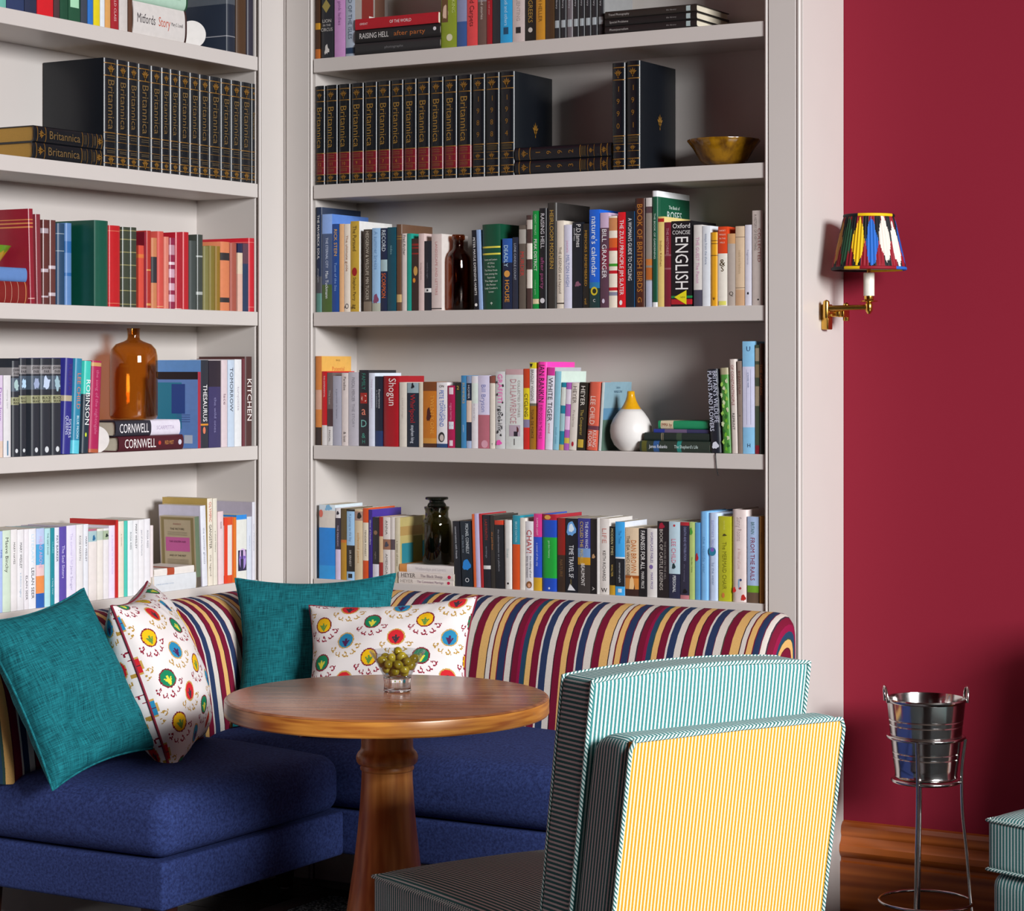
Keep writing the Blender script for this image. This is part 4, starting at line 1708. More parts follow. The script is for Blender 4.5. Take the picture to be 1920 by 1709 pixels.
B(918, 1012, 500, 'dbd6d1', [('THE GUEST The Pianist', 'c88ab0', .15, .72, .4)], zones=[(0, .2, '4b4959')])
B(1018, 1106, 510, 'e0e5eb', [('essays from the shore', '7a8aa4', .08, .5, .3)])
B(1110, 1192, 585, 'e2a321', zones=[(.84, .85, '6a4210'), (.88, .89, '6a4210'), (.68, .69, '6a4210')], hard=True, fn=lambda p: p.emblem(.1, '8a5a14', .5))
B(1196, 1302, 520, 'efe9dc', zones=[(.66, 1, 'd94820')], fn=lambda p: ([p.htext(s_, 'f4d8c8', .95 - .05 * k, .02) for k, s_ in enumerate(('SHORT', 'WALKS', 'IN THE', 'HILLS'))], p.htext('&', '4a3a1a', .55, .09), p.htext('S', '5a4a2a', .47, .07), p.rect(-.4, .4, .01, .06, 'e0dc6a')))
B(1306, 1392, 600, 'b9ada3', zones=[(.86, 1, 'd0a070')], fn=lambda p: p.htext('Q', '40382e', .17, .06))
B(1396, 1500, 515, 'dbc1a2', [('coasts and harbours', 'b09878', .3, .6, .28)], zones=[(.86, .866, '5a4030'), (.22, .226, '5a4030'), (0, .2, 'd0a882')])
B(1506, 1578, 500, 'dddbe6', [('fragments', 'a8a8b8', .2, .6, .3)], fn=lambda p: p.blob(0, .15, .14, K_, .2))
B(1588, 1705, 335, 'cdc1ba', [('A HISTORY OF EVERYTHING', '7a706c', .04, .42, .24, -.15), ('COLLECTED', '8a3a3a', .03, .7, .3, .2)], fn=lambda p: p.blob(.1, .06, .08, K_))

# lamp bookcase, fourth shelf
Z('R4', 570, 620, 6.33)
B(136, 208, 305, 'd98640', side='e6b055', zones=[(.40, .62, 'd9a890'), (0, .2, '3a2c28')], d=.15, fn=lambda p: (p.side_text(1, 'BRAZIL', '7a5020', .955, .02, .55), p.side_text(1, 'Potential', 'c85a2a', .86, .05, .55)))
B(212, 270, 485, 'c9161f', [('THE EXPERIMENTAL', 'e8c8c8', .05, .36, .3)], zones=[(0, .27, 'dedad8')])
B(273, 336, 500, '6c5c5a', [('The Lost', 'b8aca8', .18, .5, .34), ('PASCAL', '40383a', .78, .96, .3)], zones=[(0, .26, 'dcd8d6'), (.26, .5, '4c3436')])
B(340, 442, 540, 'acacbb', [('a portrait in letters', '7c7c8e', .1, .7, .2)])
B(446, 522, 505, 'e2d6d2', [('Paradise', '5a4a48', .05, .24, .4), ('& lost', '3a3030', .8, .96, .4)])
B(526, 644, 495, 'c3bfc8', [('PASCAL MERCIER', '807c86', .07, .4, .34), ('THE STORY', '908c96', .42, .76, .28)])
B(652, 764, 470, '2a2a30', zones=[(.38, .7, '30262a')], fn=lambda p: (p.rect(-.36, .36, .56, .70, 'a02820'), p.htext('C', 'f0dcd0', .63, .09), p.htext('a', 'e88a70', .47, .12), p.htext('D', '7ab8b0', .30, .10), p.text('FAMILY', '3a8a78', .04, .26, .4), p.htext('&', '4a9a88', .14, .07), p.htext('H', '4a9a88', .06, .05)), desc='black paperback with stacked red and teal capitals')
B(768, 838, 505, 'dfe5f5', [('TONI MORRISON', 'c0a8c4', .06, .5, .3)], side='d8e2f0')
B(842, 924, 545, '1f2635', [('Experiences', 'd4d6da', .14, .5, .26, .15), ('in translation', 'a8acb4', .14, .5, .22, -.2)], zones=[(0, .22, '263a66')])
B(930, 1126, 540, 'a5121f', [('Shogun', 'f0e4e0', .03, .42, .46, .1)], hard=True)
B(1130, 1216, 615, 'dfd7ca', [('a kind of magic', 'c0b4a8', .1, .7, .22)])
B(1222, 1358, 620, '1f2a39', [('Whirlpool', 'b81c24', .18, .62, .44), ('stephen king', 'dce4ee', .66, .94, .3)], zones=[(.84, 1, '9ab0b8')], fn=lambda p: p.blob(0, .95, .16, '10141a', .3, rag=.6))
B(1364, 1408, 620, 'dacfba')
B(1412, 1568, 610, 'c6761f', [('TWENTY ONE', 'e0a040', .2, .8, .3, .2)], zones=[(.86, 1, '7a4420'), (0, .06, '4a2a1c'), (.06, .14, 'd0903a')], fn=lambda p: p.blob(-.05, .5, .2, '4a1c14', .55, rag=.4))
B(1572, 1696, 615, 'e8e4e6', [('PETE TOWNSHEND', '2460c0', .12, .68, .46), ('who i am', '6a88c0', .3, .6, .18, .34)], zones=[(0, .06, '2a4a78')], fn=lambda p: (p.blob(0, .16, .3, '2c2a2c', .42), p.blob(.02, .15, .2, 'c8b8b0', .28), p.htext('ON', '504840', .94, .04)))
B(1704, 1790, 655, 'b21b52', [('rogue herries', 'e890b0', .28, .56, .34)], fn=lambda p: (p.rect(-.3, .3, .86, .97, 'e8d4dc'), p.rect(-.34, .34, .30, .42, 'dce0e8'), p.blob(0, .36, .2, '243448'), p.rect(-.24, .24, .03, .12, 'e8d4dc')))
B(1794, 1858, 625, '1f3b2d', zones=[(.88, 1, '2c2a24')], fn=lambda p: p.htext('2', 'd8b84a', .93, .06))
Z('R4', 860, 620, 6.33)
B(28, 88, 535, '4089bc', [('SUMMERS', 'c8ac6a', .06, .42, .46), ('pavilion', 'd4e4f0', .6, .86, .22)])
B(92, 148, 540, '20283b', [('HOMER', 'd4d8e0', .1, .34, .4)], zones=[(.36, .66, 'dfc8b8'), (0, .1, 'a8b8d8'), (.9, 1, '8a9ab8')])
B(152, 226, 540, 'e6e2e6', [('an equal light', 'b0a8b4', .3, .7, .24)], zones=[(.62, .9, 'dce8e0')])
B(229, 362, 535, 'dad4ec', [('Bill Bryson', '8088c0', .12, .5, .4)], zones=[(0, .46, 'ba6c7a')], fn=lambda p: p.blob(.1, .06, .3, 'd8a0b0', .3))
B(370, 428, 540, 'e8dfd2', zones=[(.9, 1, '8a5044')], fn=lambda p: p.htext('T', K_, .06, .03))
B(436, 548, 488, 'd4d4d4', fn=lambda p: (p.text('GRAFFITI', 'f058b4', .03, .40, .5), p.text('rebel ink', '28282c', .44, .78, .5), [p.blob(x_, z_, .13, '2a2a2e', .2, rag=.7, seed=int(z_ * 99)) for x_, z_ in ((-.2, .5), (.25, .44), (-.1, .36), (.2, .28), (-.25, .22), (.1, .18), (.3, .6), (-.3, .7), (.32, .82), (-.34, .86))], p.blob(-.1, .08, .34, 'f058b4', .3, rag=.4)), desc='black and white splattered book with pink graffiti lettering')
B(556, 764, 460, 'dbdfdb', [('D.H.LAWRENCE', 'c49098', .12, .68, .40, -.05), ('COLLECTED STORIES', 'a8a09a', .12, .62, .14, .28)], zones=[(.93, 1, 'c8a4a8')], fn=lambda p: (p.rect(-.28, .34, .16, .30, 'b8a4b4'), p.blob(.06, .24, .2, '5a2428', .2), p.rect(-.02, .2, .16, .22, '2a2430'), p.rect(-.01, .03, .05, .13, '403c3c')), desc='thick white paperback with a small dark portrait on the spine')
B(768, 838, 455, 'c9421f', [('CYCLING', '1c1c1c', .3, .60, .6)], zones=[(.37, .76, 'e9d221'), (.27, .37, '8c82a2'), (0, .27, 'd22c22')])
B(842, 908, 380, 'e6e2e0', [('BRADLEY WIGGINS', '2a2a2c', .08, .44, .5), ('TOUR DE FORCE', '3a2a14', .53, .88, .44)], zones=[(.93, 1, 'd8cc2a'), (0, .50, 'a4701f'), (.5, .53, '6a6a5a')], fn=lambda p: p.poly([(-.5, .985), (.1, .985), (-.2, .94)], '20201c'))
B(912, 1020, 375, 'fb3fb0', [('IAN RANKIN', '2c1424', .03, .46, .62), ('EVEN DOGS IN THE WILD', '7a1450', .49, .88, .32)], lean=24, hard=True)
B(1024, 1112, 440, 'e6e4f0', [('WHITE TIGER', '20202a', .12, .66, .62), ('aravind', 'c04060', .68, .8, .3)], zones=[(.9, 1, 'd83a9c')], lean=30, side='b8b8c0')
B(1116, 1186, 485, '90cade', [('south coast', '5a9ab8', .7, .94, .3)], lean=33, side='cfe0d6')
B(1190, 1242, 620, '2088a2', zones=[(.66, .93, 'dce4dc'), (.28, .54, 'a8d0d4'), (.0, .08, 'c8b060')], lean=33)
B(1246, 1302, 620, 'b262ba', zones=[(.68, .9, 'e4dce8'), (.3, .5, 'ecc8ea'), (.1, .18, 'd8c050')], lean=34)
B(1306, 1392, 625, 'e0d8ce', [('HEYER', '6a625c', .03, .32, .5), ('Frederica', 'b4aaa0', .36, .7, .3)], lean=37, fn=lambda p: p.blob(0, .09, .16, 'b01c34', .3))
B(1398, 1488, 620, '2b2721', [('HEYER', 'e8e2d8', .03, .36, .58), ('The Conqueror', 'b8a04a', .40, .78, .42)], lean=38, fn=lambda p: p.rect(-.36, .36, .04, .16, 'c8a83a'))
B(1504, 1652, 620, 'da634c', [('LEE CHILD', 'f0d4c8', .2, .62, .42, -.1), ('KILLING', 'f2e4dc', .70, .95, .3, .18), ('FLOOR', 'f2e4dc', .72, .95, .3, -.18)], zones=[(.3, .36, '6a3a48')], lean=42, hard=True)
B(1658, 1690, 615, 'd3dbd9', side='86a6b4', lean=46, d=.155, fn=lambda p: (p.side(1, 0, 1, 0, .45, '50685c'), p.side(1, 0, 1, .45, .62, '5a86a4'), p.side_text(1, 'SARAH', '3a5a70', .92, .03, .5), p.side_text(1, 'WINDOW', '2a4a66', .86, .04, .5)))
Z('R4', 1150, 620, 6.103)
S(300, 1098, 128, '2d3931', [('James Rebanks', 'e0e6ec', .14, .40, .32), ("The Shepherd's Life", 'c8dcd8', .50, .84, .30)], zones=[(.9, .97, '5a5a24'), (.72, .8, '2f5a92'), (.4, .46, '2a8a80')], new=True, d=.15, s=.010)
S(352, 1096, 92, '232f2b', zones=[(.72, .735, '8a8068'), (.70, .708, '8a8068'), (.48, .495, '8a8068'), (.42, .5, '3a4a3a')], d=.14, s=.018)
S(462, 1096, 40, '39395f', zones=[(.8, 1, '2a3a90'), (.4, .8, '6a5a7a')], hard=False, d=.13, s=.024)
S(512, 1090, 96, '1f8c5e', zones=[(.70, .95, 'd8c8a8')], d=.13, s=.026, fn=lambda p: (p.text('EMMA', '8a3a2a', .06, .20, .5), p.text('by', '8a3a2a', .22, .28, .4)))
BM = B(1108, 1232, 445, '1c212b', [("BRITAIN'S WILDLIFE", 'd4d8ec', .02, .64, .40, .24), ('PLANTS AND FLOWERS', 'd4d8ec', .02, .74, .40, -.22)], hard=True, lean=-44, fn=lambda p: p.blob(.02, .09, .36, 'd4d8e4', .36, rag=.35))
B(1250, 1346, 430, '4c8e3a', zones=[(.92, 1, 'a8a080')], lean=-38, hard=True, fn=lambda p: [p.blob(math.sin(k * 2.4) * .34, .05 + k * .042, .22, ('6ab02a', '2f6a2c', '9cc85a', 'c8d4a8')[k % 4 if k < 10 else 2 + k % 2], .34, rag=.6, seed=k) for k in range(20)], desc='leaf-green mottled hardback')
B(1350, 1426, 330, 'd2c7bf', [('OF CONSTANTINOPLE', '8a2a30', .05, .50, .4), ('REPRINT', '2a2426', .56, .76, .34)], lean=-30, hard=True)
B(1430, 1478, 350, '8c7c72', [('BYZANTIUM', '6a2a24', .04, .42, .5), ('II', '2a2624', .52, .66, .4)], lean=-14)
B(1482, 1620, 125, '8ecaf0', [('a lovely walk', '4a6a90', .27, .42, .12)], zones=[(.235, .775, 'dadcf4')], lean=-8, fn=lambda p: (p.htext('U', '1c3a6a', .935, .045), p.htext('H', '1c2a50', .075, .035), p.rect(-.14, -.12, .26, .75, 'b8bcd8'), p.rect(.2, .22, .26, .75, 'b8bcd8')), desc='tall pale blue and white paperback')
B(1622, 1666, 165, '4a5644', zones=[(.85, .97, 'a89c84'), (.7, .82, '8a7a5a'), (.44, .62, 'a89a80'), (0, .08, '8a2430')])
B(1668, 1716, 150, '4a3022', [('THE CAPTAIN', 'b0642a', .03, .62, .6)], zones=[(0, .38, '3a4440')], hard=True)

# lamp bookcase, fifth shelf
Z('R5', 570, 900, 6.4)
B(178, 370, 300, 'd9d0c6', zones=[(0, .18, '2c9ae2'), (.18, .69, '1f84d8'), (.92, 1, 'd4e2ea')], fn=lambda p: (p.blob(.1, .96, .25, '7ab0d4', .2, rag=.5), p.blob(-.36, .88, .12, 'd06a5a', .2)), desc='wide bright blue and cream paperback')
B(376, 436, 340, 'd9cae6', [('THE PERIODIC', 'c8b8cc', .18, .6, .3)], zones=[(.42, .86, '3a3340'), (.86, 1, 'e4e0e2')], fn=lambda p: p.blob(0, .93, .3, '2a2630', .4, rag=.4))
B(441, 506, 345, '5f4e2e', zones=[(0, .52, 'b98a2c'), (.52, .56, 'c8702a')])
B(510, 602, 355, '2a2620', [('A Journey to the Sky', '5a7ea4', .06, .46, .26), ('SIR ERNEST', 'c8c4bc', .56, .82, .26)], zones=[(.49, .97, 'a2cbee'), (0, .12, 'a2cbee')], fn=lambda p: p.rect(-.26, .26, .03, .09, '2a2a2a'))
B(606, 702, 355, 'dac6a2', [('collected poems', 'c8924a', .2, .88, .26)], zones=[(.84, .97, 'b09080')], fn=lambda p: p.blob(.1, .91, .3, '2a2420', .4, rag=.3))
B(706, 771, 340, 'e9ddc6', [('TENDER FOREST', '6a6458', .24, .72, .3)], zones=[(.8, 1, 'd9531f'), (0, .28, 'd9531f')])
B(775, 818, 360, '3b2b82', [('Ghost of Chandlers', 'd8d0f0', .08, .55, .4)], side='452f96', d=.15)
B(822, 897, 450, '2c2a2c', [('nights', '8a8478', .45, .74, .24)], zones=[(0, .27, 'dfdce6')], fn=lambda p: p.blob(0, .76, .3, '8a6a50', .3))
B(901, 943, 445, 'dabb94', zones=[(.70, 1, 'a2312b'), (0, .3, 'a2312b')])
B(946, 1037, 450, 'e4dcd6', [('ANNA', '6a625c', .02, .3, .3), ('AMENDA', '7a7470', .54, .9, .3)], zones=[(.5, .66, 'a07058')], fn=lambda p: p.blob(0, .58, .3, '4a4a58', .4, rag=.5))
B(1040, 1087, 450, 'e2dad4', zones=[(.5, .66, '5a4c54'), (.0, .48, 'e0d4ce')])
B(1091, 1152, 455, 'dad0b4', [('a woman of means', '7a7050', .3, .8, .3)], side='b7a66a', d=.17, fn=lambda p: (p.side(1, .0, 1, .72, .86, 'a88850'), p.side(1, .05, .4, .1, .6, '2a7a88'), p.side(1, .4, .9, .12, .7, '7a7434')))
S(1135, 1795, 62, 'e4dad2', [('HEYER', 'a89e96', .02, .28, .66), ('The Convenient Marriage', '9a7a90', .34, .82, .5)], hard=False, new=True, d=.11, fn=lambda p: p.blob(0, .09, .3, 'c8204a', .34), s=.010)
S(1135, 1797, 76, 'e0d4cc', [('HEYER', '5a544e', .03, .32, .66), ('The Black Sheep', '8a7a84', .40, .8, .46)], hard=False, d=.11, fn=lambda p: p.blob(0, .08, .28, 'c8204a', .32), s=.010)
S(1145, 1792, 92, 'e6dedb', [('Wednesdays and Lovers', 'c8c0c4', .3, .86, .4)], zones=[(.86, 1, 'd8904a')], hard=False, d=.11, s=.012)
B(1808, 1884, 500, '24262d', [('conversations with friends', 'c8ccd4', .06, .6, .3)], lean=-29)
Z('R5', 860, 900, 6.4)
B(40, 170, 500, '1e2934', [('MICHAEL CONNELLY', 'd8e0e4', .04, .50, .44, .14), ('the black ice', '8a98a4', .2, .5, .18, -.25)], lean=-28, fn=lambda p: (p.blob(0, .33, .44, '2a86d8', .5, rag=.3), p.htext('O', 'd8dce0', .1, .07)))
B(182, 211, 415, 'd9622f', lean=-26)
B(213, 266, 410, 'cabfe4', lean=-26)
B(268, 298, 410, 'b02b30', lean=-26)
B(302, 388, 425, '26262e', [('LABYRINTH', 'a8342c', .06, .34, .36), ('writings', '8a8c96', .36, .66, .24)], zones=[(.255, .305, 'e2e0de')], lean=-20)
B(391, 438, 430, '35312d', [('the gold finch', 'c87a3a', .2, .5, .4)], lean=-16)
B(441, 540, 490, '22242a', [('the subterraneans on a platform', '9a9ca4', .1, .78, .22)], zones=[(.935, 1, 'd2432b')], lean=-14)
B(546, 642, 485, 'dedcd8', [('lines', '9ab0b0', .4, .56, .3)], lean=-8, hard=True, fn=lambda p: p.blob(0, .08, .12, K_))
B(646, 732, 430, '2b93aa', [('BRUCE CHATWIN', 'b4dce4', .08, .36, .3)], zones=[(0, .61, 'd9531f')])
B(736, 796, 460, 'e4ded4')
B(800, 894, 500, 'e6e4e8', [('CHAV!', 'b83028', .12, .46, .66), ('the making of our', '3a3a44', .5, .82, .26, .2), ('times by someone', '5a5a64', .5, .82, .24, -.2)], fn=lambda p: (p.blob(0, .08, .36, '8a5a30', .4), p.blob(0, .07, .2, 'e0a888', .24)))
B(898, 988, 410, 'da3c8a', [('SUMMER LIGHT', 'f0c0dc', .05, .28, .26), ('a novel of the city', 'c4d0f4', .36, .7, .24)], zones=[(.17, .70, '2b52cc'), (0, .17, 'daab2c')])
B(992, 1182, 415, '204dbd', [('garden history', 'b0e4bc', .33, .58, .12)], zones=[(.925, 1, 'aa2131'), (.17, .70, '1fa43c')], hard=True, fn=lambda p: (p.blob(-.1, .96, .2, 'd8a04a', .12), p.blob(0, .04, .06, 'd8dcf0')), desc='fat hardback banded in red, blue and bright green')
B(1186, 1274, 460, '3b2b21', [('NATURE', '7a5a34', .55, .8, .4)], zones=[(.5, 1, '8c221b')])
B(1280, 1424, 465, '1a1d26', [('TIME TRAVEL SF', 'e4e6ea', .36, .80, .40), ('stories', '8a7a4a', .82, .9, .3)], fn=lambda p: (p.blob(0, .86, .44, '6aa4e0', .62, rag=.3), p.blob(0, .87, .25, 'dcecf8', .36, rag=.3), p.poly([(-.3, .03), (.36, .03), (-.1, .12)], 'e0e2e6')))
B(1428, 1578, 465, '3b3634', [('THE MAN WHO', 'e0e4f4', .04, .40, .26, .22), ('CYCLED THE WORLD', 'd8b850', .04, .62, .26, -.18), ('BEAUMONT', 'ece8e4', .60, .9, .30, -.08)], zones=[(.6, 1, '3a3c8c'), (.48, .6, '7a9ccc'), (.38, .48, 'c9921f')])
B(1581, 1656, 470, '1e1c1c', [('A', 'c8c4c0', .9, .96, .4)], fn=lambda p: p.blob(0, .5, .3, 'b89068', .4, rag=.4))
B(1659, 1687, 460, 'e8e6e2')
B(1691, 1806, 465, 'e4ded8', [('LIFE', 'c88880', .10, .35, .46), ('KEITH RICHARDS', '3a3634', .42, .82, .32)], fn=lambda p: p.htext('W', K_, .06, .06))
B(1811, 1872, 560, '1d1c1a', [('MODERN TIMES', 'c8bc8a', .03, .42, .5), ('WALTER', 'c8a850', .55, .74, .4)], zones=[(0, .14, 'c89a2a')])
Z('R5', 1150, 900, 6.4)
B(22, 136, 505, '20242a', [('The Times', '206ca8', .12, .3, .3), ('american english', 'c0c4c8', .54, .84, .2)], zones=[(.52, 1, '40aaee'), (.5, .52, 'e8eef2'), (0, .12, '40aaee')], side='dfe4ee', fn=lambda p: p.rect(-.2, .2, .04, .09, 'dce8f0'))
B(142, 302, 575, 'e2caaa', [('DAN BROWN', 'c8742e', .18, .66, .42, .14), ('THE DA VINCI CODE', '6a5a40', .12, .70, .22, -.26)], zones=[(.1, .3, 'd08840'), (0, .1, '3c2622'), (.26, .3, 'a85a20')], fn=lambda p: (p.poly([(-.2, .1), (.2, .1), (.14, .24), (0, .29), (-.14, .24)], 'f0c890'), p.poly([(.12, .07), (.26, .07), (.2, .17)], '40241c')))
B(306, 400, 585, '1a1a1e', [('FAIRNESS FOR ALL', 'f0eeec', .03, .60, .56), ('MARK PRICE', 'dcdad8', .63, .88, .4)])
B(404, 522, 585, 'e0dcda', [('WORKPLACE FABLES', '6a5a94', .05, .5, .26), ('MARK PRICE', '7a6aa4', .64, .88, .24)], fn=lambda p: p.blob(-.06, .44, .18, '7a64a4', .2))
B(526, 662, 500, '241f22', [('BOOK OF CASTLE LEGENDS', 'c4bcb4', .1, .90, .30, -.14), ('THE HOUSE ON THE HILL', '8a8480', .26, .76, .2, .2)], fn=lambda p: p.blob(-.1, .94, .28, 'a01c34', .3, rag=.4))
B(666, 798, 505, 'bed8e4', [('LEE CHILD', 'd87a90', .22, .54, .40, -.05), ('PERSONAL', 'e8ecf0', .70, .92, .30)], zones=[(0, .32, '2a2e48')], fn=lambda p: (p.blob(-.05, .42, .18, '20383c', .3, rag=.4), p.blob(0, .95, .1, 'c03a40')))
B(802, 908, 510, '2f2f42', [('DEATH AND RETRIBUTION', '8a90b4', .06, .50, .3, .05), ('the crossing', '6a6a80', .52, .8, .2)], zones=[(.955, 1, 'b02a34'), (0, .05, 'c07a80')], fn=lambda p: p.blob(.05, .1, .3, '101014', .3, rag=.4))
B(912, 977, 510, 'b8ce7c', [('Garden Visits', '5a7a30', .3, .8, .26)], fn=lambda p: p.blob(-.16, .88, .3, '4a9a3a', .8, rag=.4))
B(981, 1038, 515, '5c9ecc', fn=lambda p: p.blob(-.1, .55, .34, 'b02430', 1.0, rag=.4))
B(1040, 1138, 385, '7cb8ea', [('the seaside year', '5a94c8', .1, .88, .34)], hard=True)
B(1142, 1258, 400, 'c2d4f0', [('summers lease', 'a0a8d8', .08, .4, .34), ('by the water', '8aa0c0', .55, .84, .26)], fn=lambda p: (p.blob(-.1, .56, .38, '2a7e9c', .42), p.blob(-.1, .58, .2, '7a5ab0', .2)), hard=True)
B(1262, 1408, 440, 'babb2b', [('The MERMAID CHAIR', '7a7818', .3, .86, .34), ('sue monk', 'dcdc6a', .05, .16, .3)], fn=lambda p: (p.blob(0, .78, .2, '4a4420', .12, rag=.5), p.blob(-.1, .07, .12, 'c87a3a', .2)))
B(1424, 1600, 360, 'e3d3cf', [('Sunny Rooms', 'b8a4a4', .08, .34, .40), ('A Winter of Love', 'd4b4b0', .42, .64, .26)], hard=True, fn=lambda p: (p.blob(-.34, .13, .13, 'c8302a', .22, rag=.4), p.blob(.28, .05, .2, 'c8302a', .24, rag=.4), p.blob(.05, .15, .1, 'a83040', .08), p.blob(.1, .24, .08, '3a4a7a', .08), p.blob(-.02, .2, .05, '8ab0d0', .3)), desc='thick pale pink hardback dotted with red flowers')
B(1606, 1738, 445, 'aac2e6', [('BRITAIN', '1f5a4a', .06, .2, .4), ('FROM THE RAILS', '8a2440', .24, .74, .40)], zones=[(.12, .20, '76a82e'), (0, .12, '6a5444')])
B(1748, 1806, 440, 'aa772c', [('PATHS', '6a4a1c', .1, .4, .4)], hard=True)

# lamp bookcase, top shelf
Z('R1', 570, 0, 4.364)
B(66, 126, 0, '4a3020', h=.235, zones=[(.36, .44, 'c8902a'), (0, .12, 'c06a2a')])
B(130, 244, 0, '24262c', h=.25, fn=lambda p: (p.blob(-.04, .60, .3, '9a8a4a', .4, n=4), p.htext('LION', 'c8c4c0', .43, .04), p.htext('IN THE', 'c8c4c0', .38, .025), p.htext('CIRCUS', 'c8c4c0', .33, .04), p.blob(0, .1, .2, 'd0ccc8', .4, rag=.6)), hard=True)
B(248, 336, 0, 'cb94cb', [('the pink ladies', '7a4a80', .2, .64, .3)], h=.24)
B(340, 416, 0, 'aab6c6', [('LORD OF THE ISLES', '4a5a6c', .2, .80, .4)], h=.245, side='948c86', d=.17, zones=[(.03, .1, '1f3a5a')], fn=lambda p: (p.side(1, .2, .55, .1, .75, '7a2a24'), p.side(1, .42, .62, .2, .5, 'd8d4cc'), p.side(1, .6, .9, .4, .9, '6a4a3c')))
S(418, 1112, 98, '29292b', [('photographs', '7a7a7c', .3, .62, .2)], new=True, d=.19, s=.008)
S(418, 1112, 110, '1e1d1f', [('RAISING HELL', 'dcd8d6', .05, .40, .42), ('after party', 'b0642c', .44, .85, .36)], d=.19, s=.008, fn=lambda p: p.blob(.1, .06, .14, 'd8d4d8'))
S(418, 1098, 88, 'b21424', [('GREAT', 'f0d8d8', .05, .16, .2), ('OF THE WORLD', 'f4e4e4', .42, .68, .3)], d=.19, s=.008, hard=False)
B(1122, 1248, 0, '8c9c2c', h=.24, side='7a6a30', fn=lambda p: (p.rect(-.46, -.05, .3, 1.0, '6a4a2a'), p.blob(-.22, .42, .2, 'd8b8a0', .45, rag=.3), p.text('WALKING', 'c8d480', .3, .6, .22, .3), p.blob(.05, .12, .2, 'd4d0b0', .2)))
B(1250, 1330, 0, '8c92b4', [('ALPINE', 'c8d0e8', .1, .5, .3)], h=.25, zones=[(0, .28, '3a5a94')])
B(1332, 1418, 0, 'e14b4d', [('Red Carpets', '5a1418', .4, .78, .44)], h=.245)
B(1421, 1492, 0, '6c524a', [('island stories', 'd8ccc4', .4, .72, .3)], h=.24, zones=[(.5, .7, '8a8084')])
B(1495, 1538, 0, 'a21b25', [('a red year', 'd89090', .4, .8, .3)], h=.25)
B(1541, 1602, 0, '2b2d31', h=.255)
B(1605, 1702, 0, '2ca4de', [('Gaudi and others', 'b8e0f4', .44, .8, .3)], h=.24, zones=[(.64, 1, 'a8b090')], fn=lambda p: p.rect(-.2, .2, .1, .18, '1c4a6a'))
B(1705, 1804, 0, 'd3c3bf', [('CLIENTING', 'a89894', .46, .76, .3)], h=.24, zones=[(.62, 1, '4a4a68')], fn=lambda p: p.rect(-.2, .2, .1, .17, '2a2426'))
B(1808, 1898, 0, '221e1c', [('THE GREEKS', 'a8843c', .4, .8, .42)], h=.25, fn=lambda p: p.blob(0, .12, .2, 'c8c0b8', .2))
Z('R1', 1000, 0, 4.267)
B(20, 92, 0, 'ca8d2b', [('JOSEPH HELLER', '6a4414', .35, .8, .4)], h=.24)
B(96, 160, 0, '4b3521', h=.235)
for k_, (a_, b_) in enumerate(((164, 212), (214, 262), (264, 314), (316, 362), (364, 410), (412, 460), (462, 512), (514, 566))):
    B(a_, b_, 0, '6c6469' if k_ == 2 else '27272b', [('photography library', 'b8b8bc', .30, .72, .3)], h=.25, hard=True, side='8a8a8a' if k_ == 7 else None, s=.02,
      fn=lambda p: p.rect(-.34, .34, .12, .20, 'a8b0b4'), desc='slim %s hardback with a pale square near its foot, %s of eight' % ('grey' if k_ == 2 else 'black', ORD[k_]))
for k_, (nm_, c_) in enumerate((('Photojournalism', '231f1f'), ('Special Problems', '1c1b1b'), ('Travel Photography', '2b2622'))):
    S(572, 1305, 60, c_, [(nm_, 'b8b4b0', .04, .27, .3), ('life library', '8a8684', .60, .86, .2)], new=(k_ == 0), d=.2, s=.008, fn=lambda p: p.rect(-.34, .34, .065, .11, 'a8b8b8'),
      desc='black picture book lying flat, %s of three' % ('bottom', 'middle', 'top')[k_])

# other bookcase, top shelf
Z('L1', 0, 0, 3.84)
for a_, b_, c_, kw in ((-120, -60, '8a5a3a', {}), (-58, -4, '34507a', {}), (0, 46, '6cb4a4', {}), (50, 176, '2b3b62', {}), (180, 266, '27314b', {}), (270, 386, 'd21b25', {}), (390, 431, '4b3539', {}), (435, 491, '1a4b35', {}),
                       (495, 581, '1f5139', dict(fn=lambda p: p.rect(-.36, .36, .18, .5, 'a4d8b4'))), (585, 631, '3b4351', {}), (634, 673, '2b72c4', {}), (676, 721, 'e2ce1b', {}), (723, 756, 'e0e7eb', {}), (759, 797, 'daa25c', {}),
                       (801, 857, 'a2202a', dict(tx=[('WORLD CLASS', 'e0b8b8', .5, .9, .3)])), (861, 921, 'd1cac6', {}), (925, 956, '5b3b2b', {})):
    B(a_, b_, 0, c_, h=.20 + .04 * ((a_ * 7) % 5) / 5, **kw)
S(962, 1346, 232, 'd9d4d0', [('Mitfords', '3a3438', .06, .40, .36), ('Story', 'c0563c', .46, .68, .42), ('Mary S. Lovell', '4a4446', .70, .92, .12)], zones=[(.0, .035, '3a2420')], new=True, d=.16, s=.010)
S(945, 1352, 150, '1f4a30', [('Jack Edmonds', '4a5a50', .06, .42, .3), ('a memoir', '8aa894', .62, .9, .14)], zones=[(.03, .97, 'b4d4c0')], d=.16, s=.010, rnd=.010)
B(1636, 1704, 0, '1a2434', h=.27, hard=True, d=.2, zones=[(.16, .17, '8a8a90'), (.5, .6, '4a5058')])
B(1708, 1782, 0, '4b3119', h=.25, hard=True)
B(1785, 1832, 0, '2b2939', h=.24, hard=True)

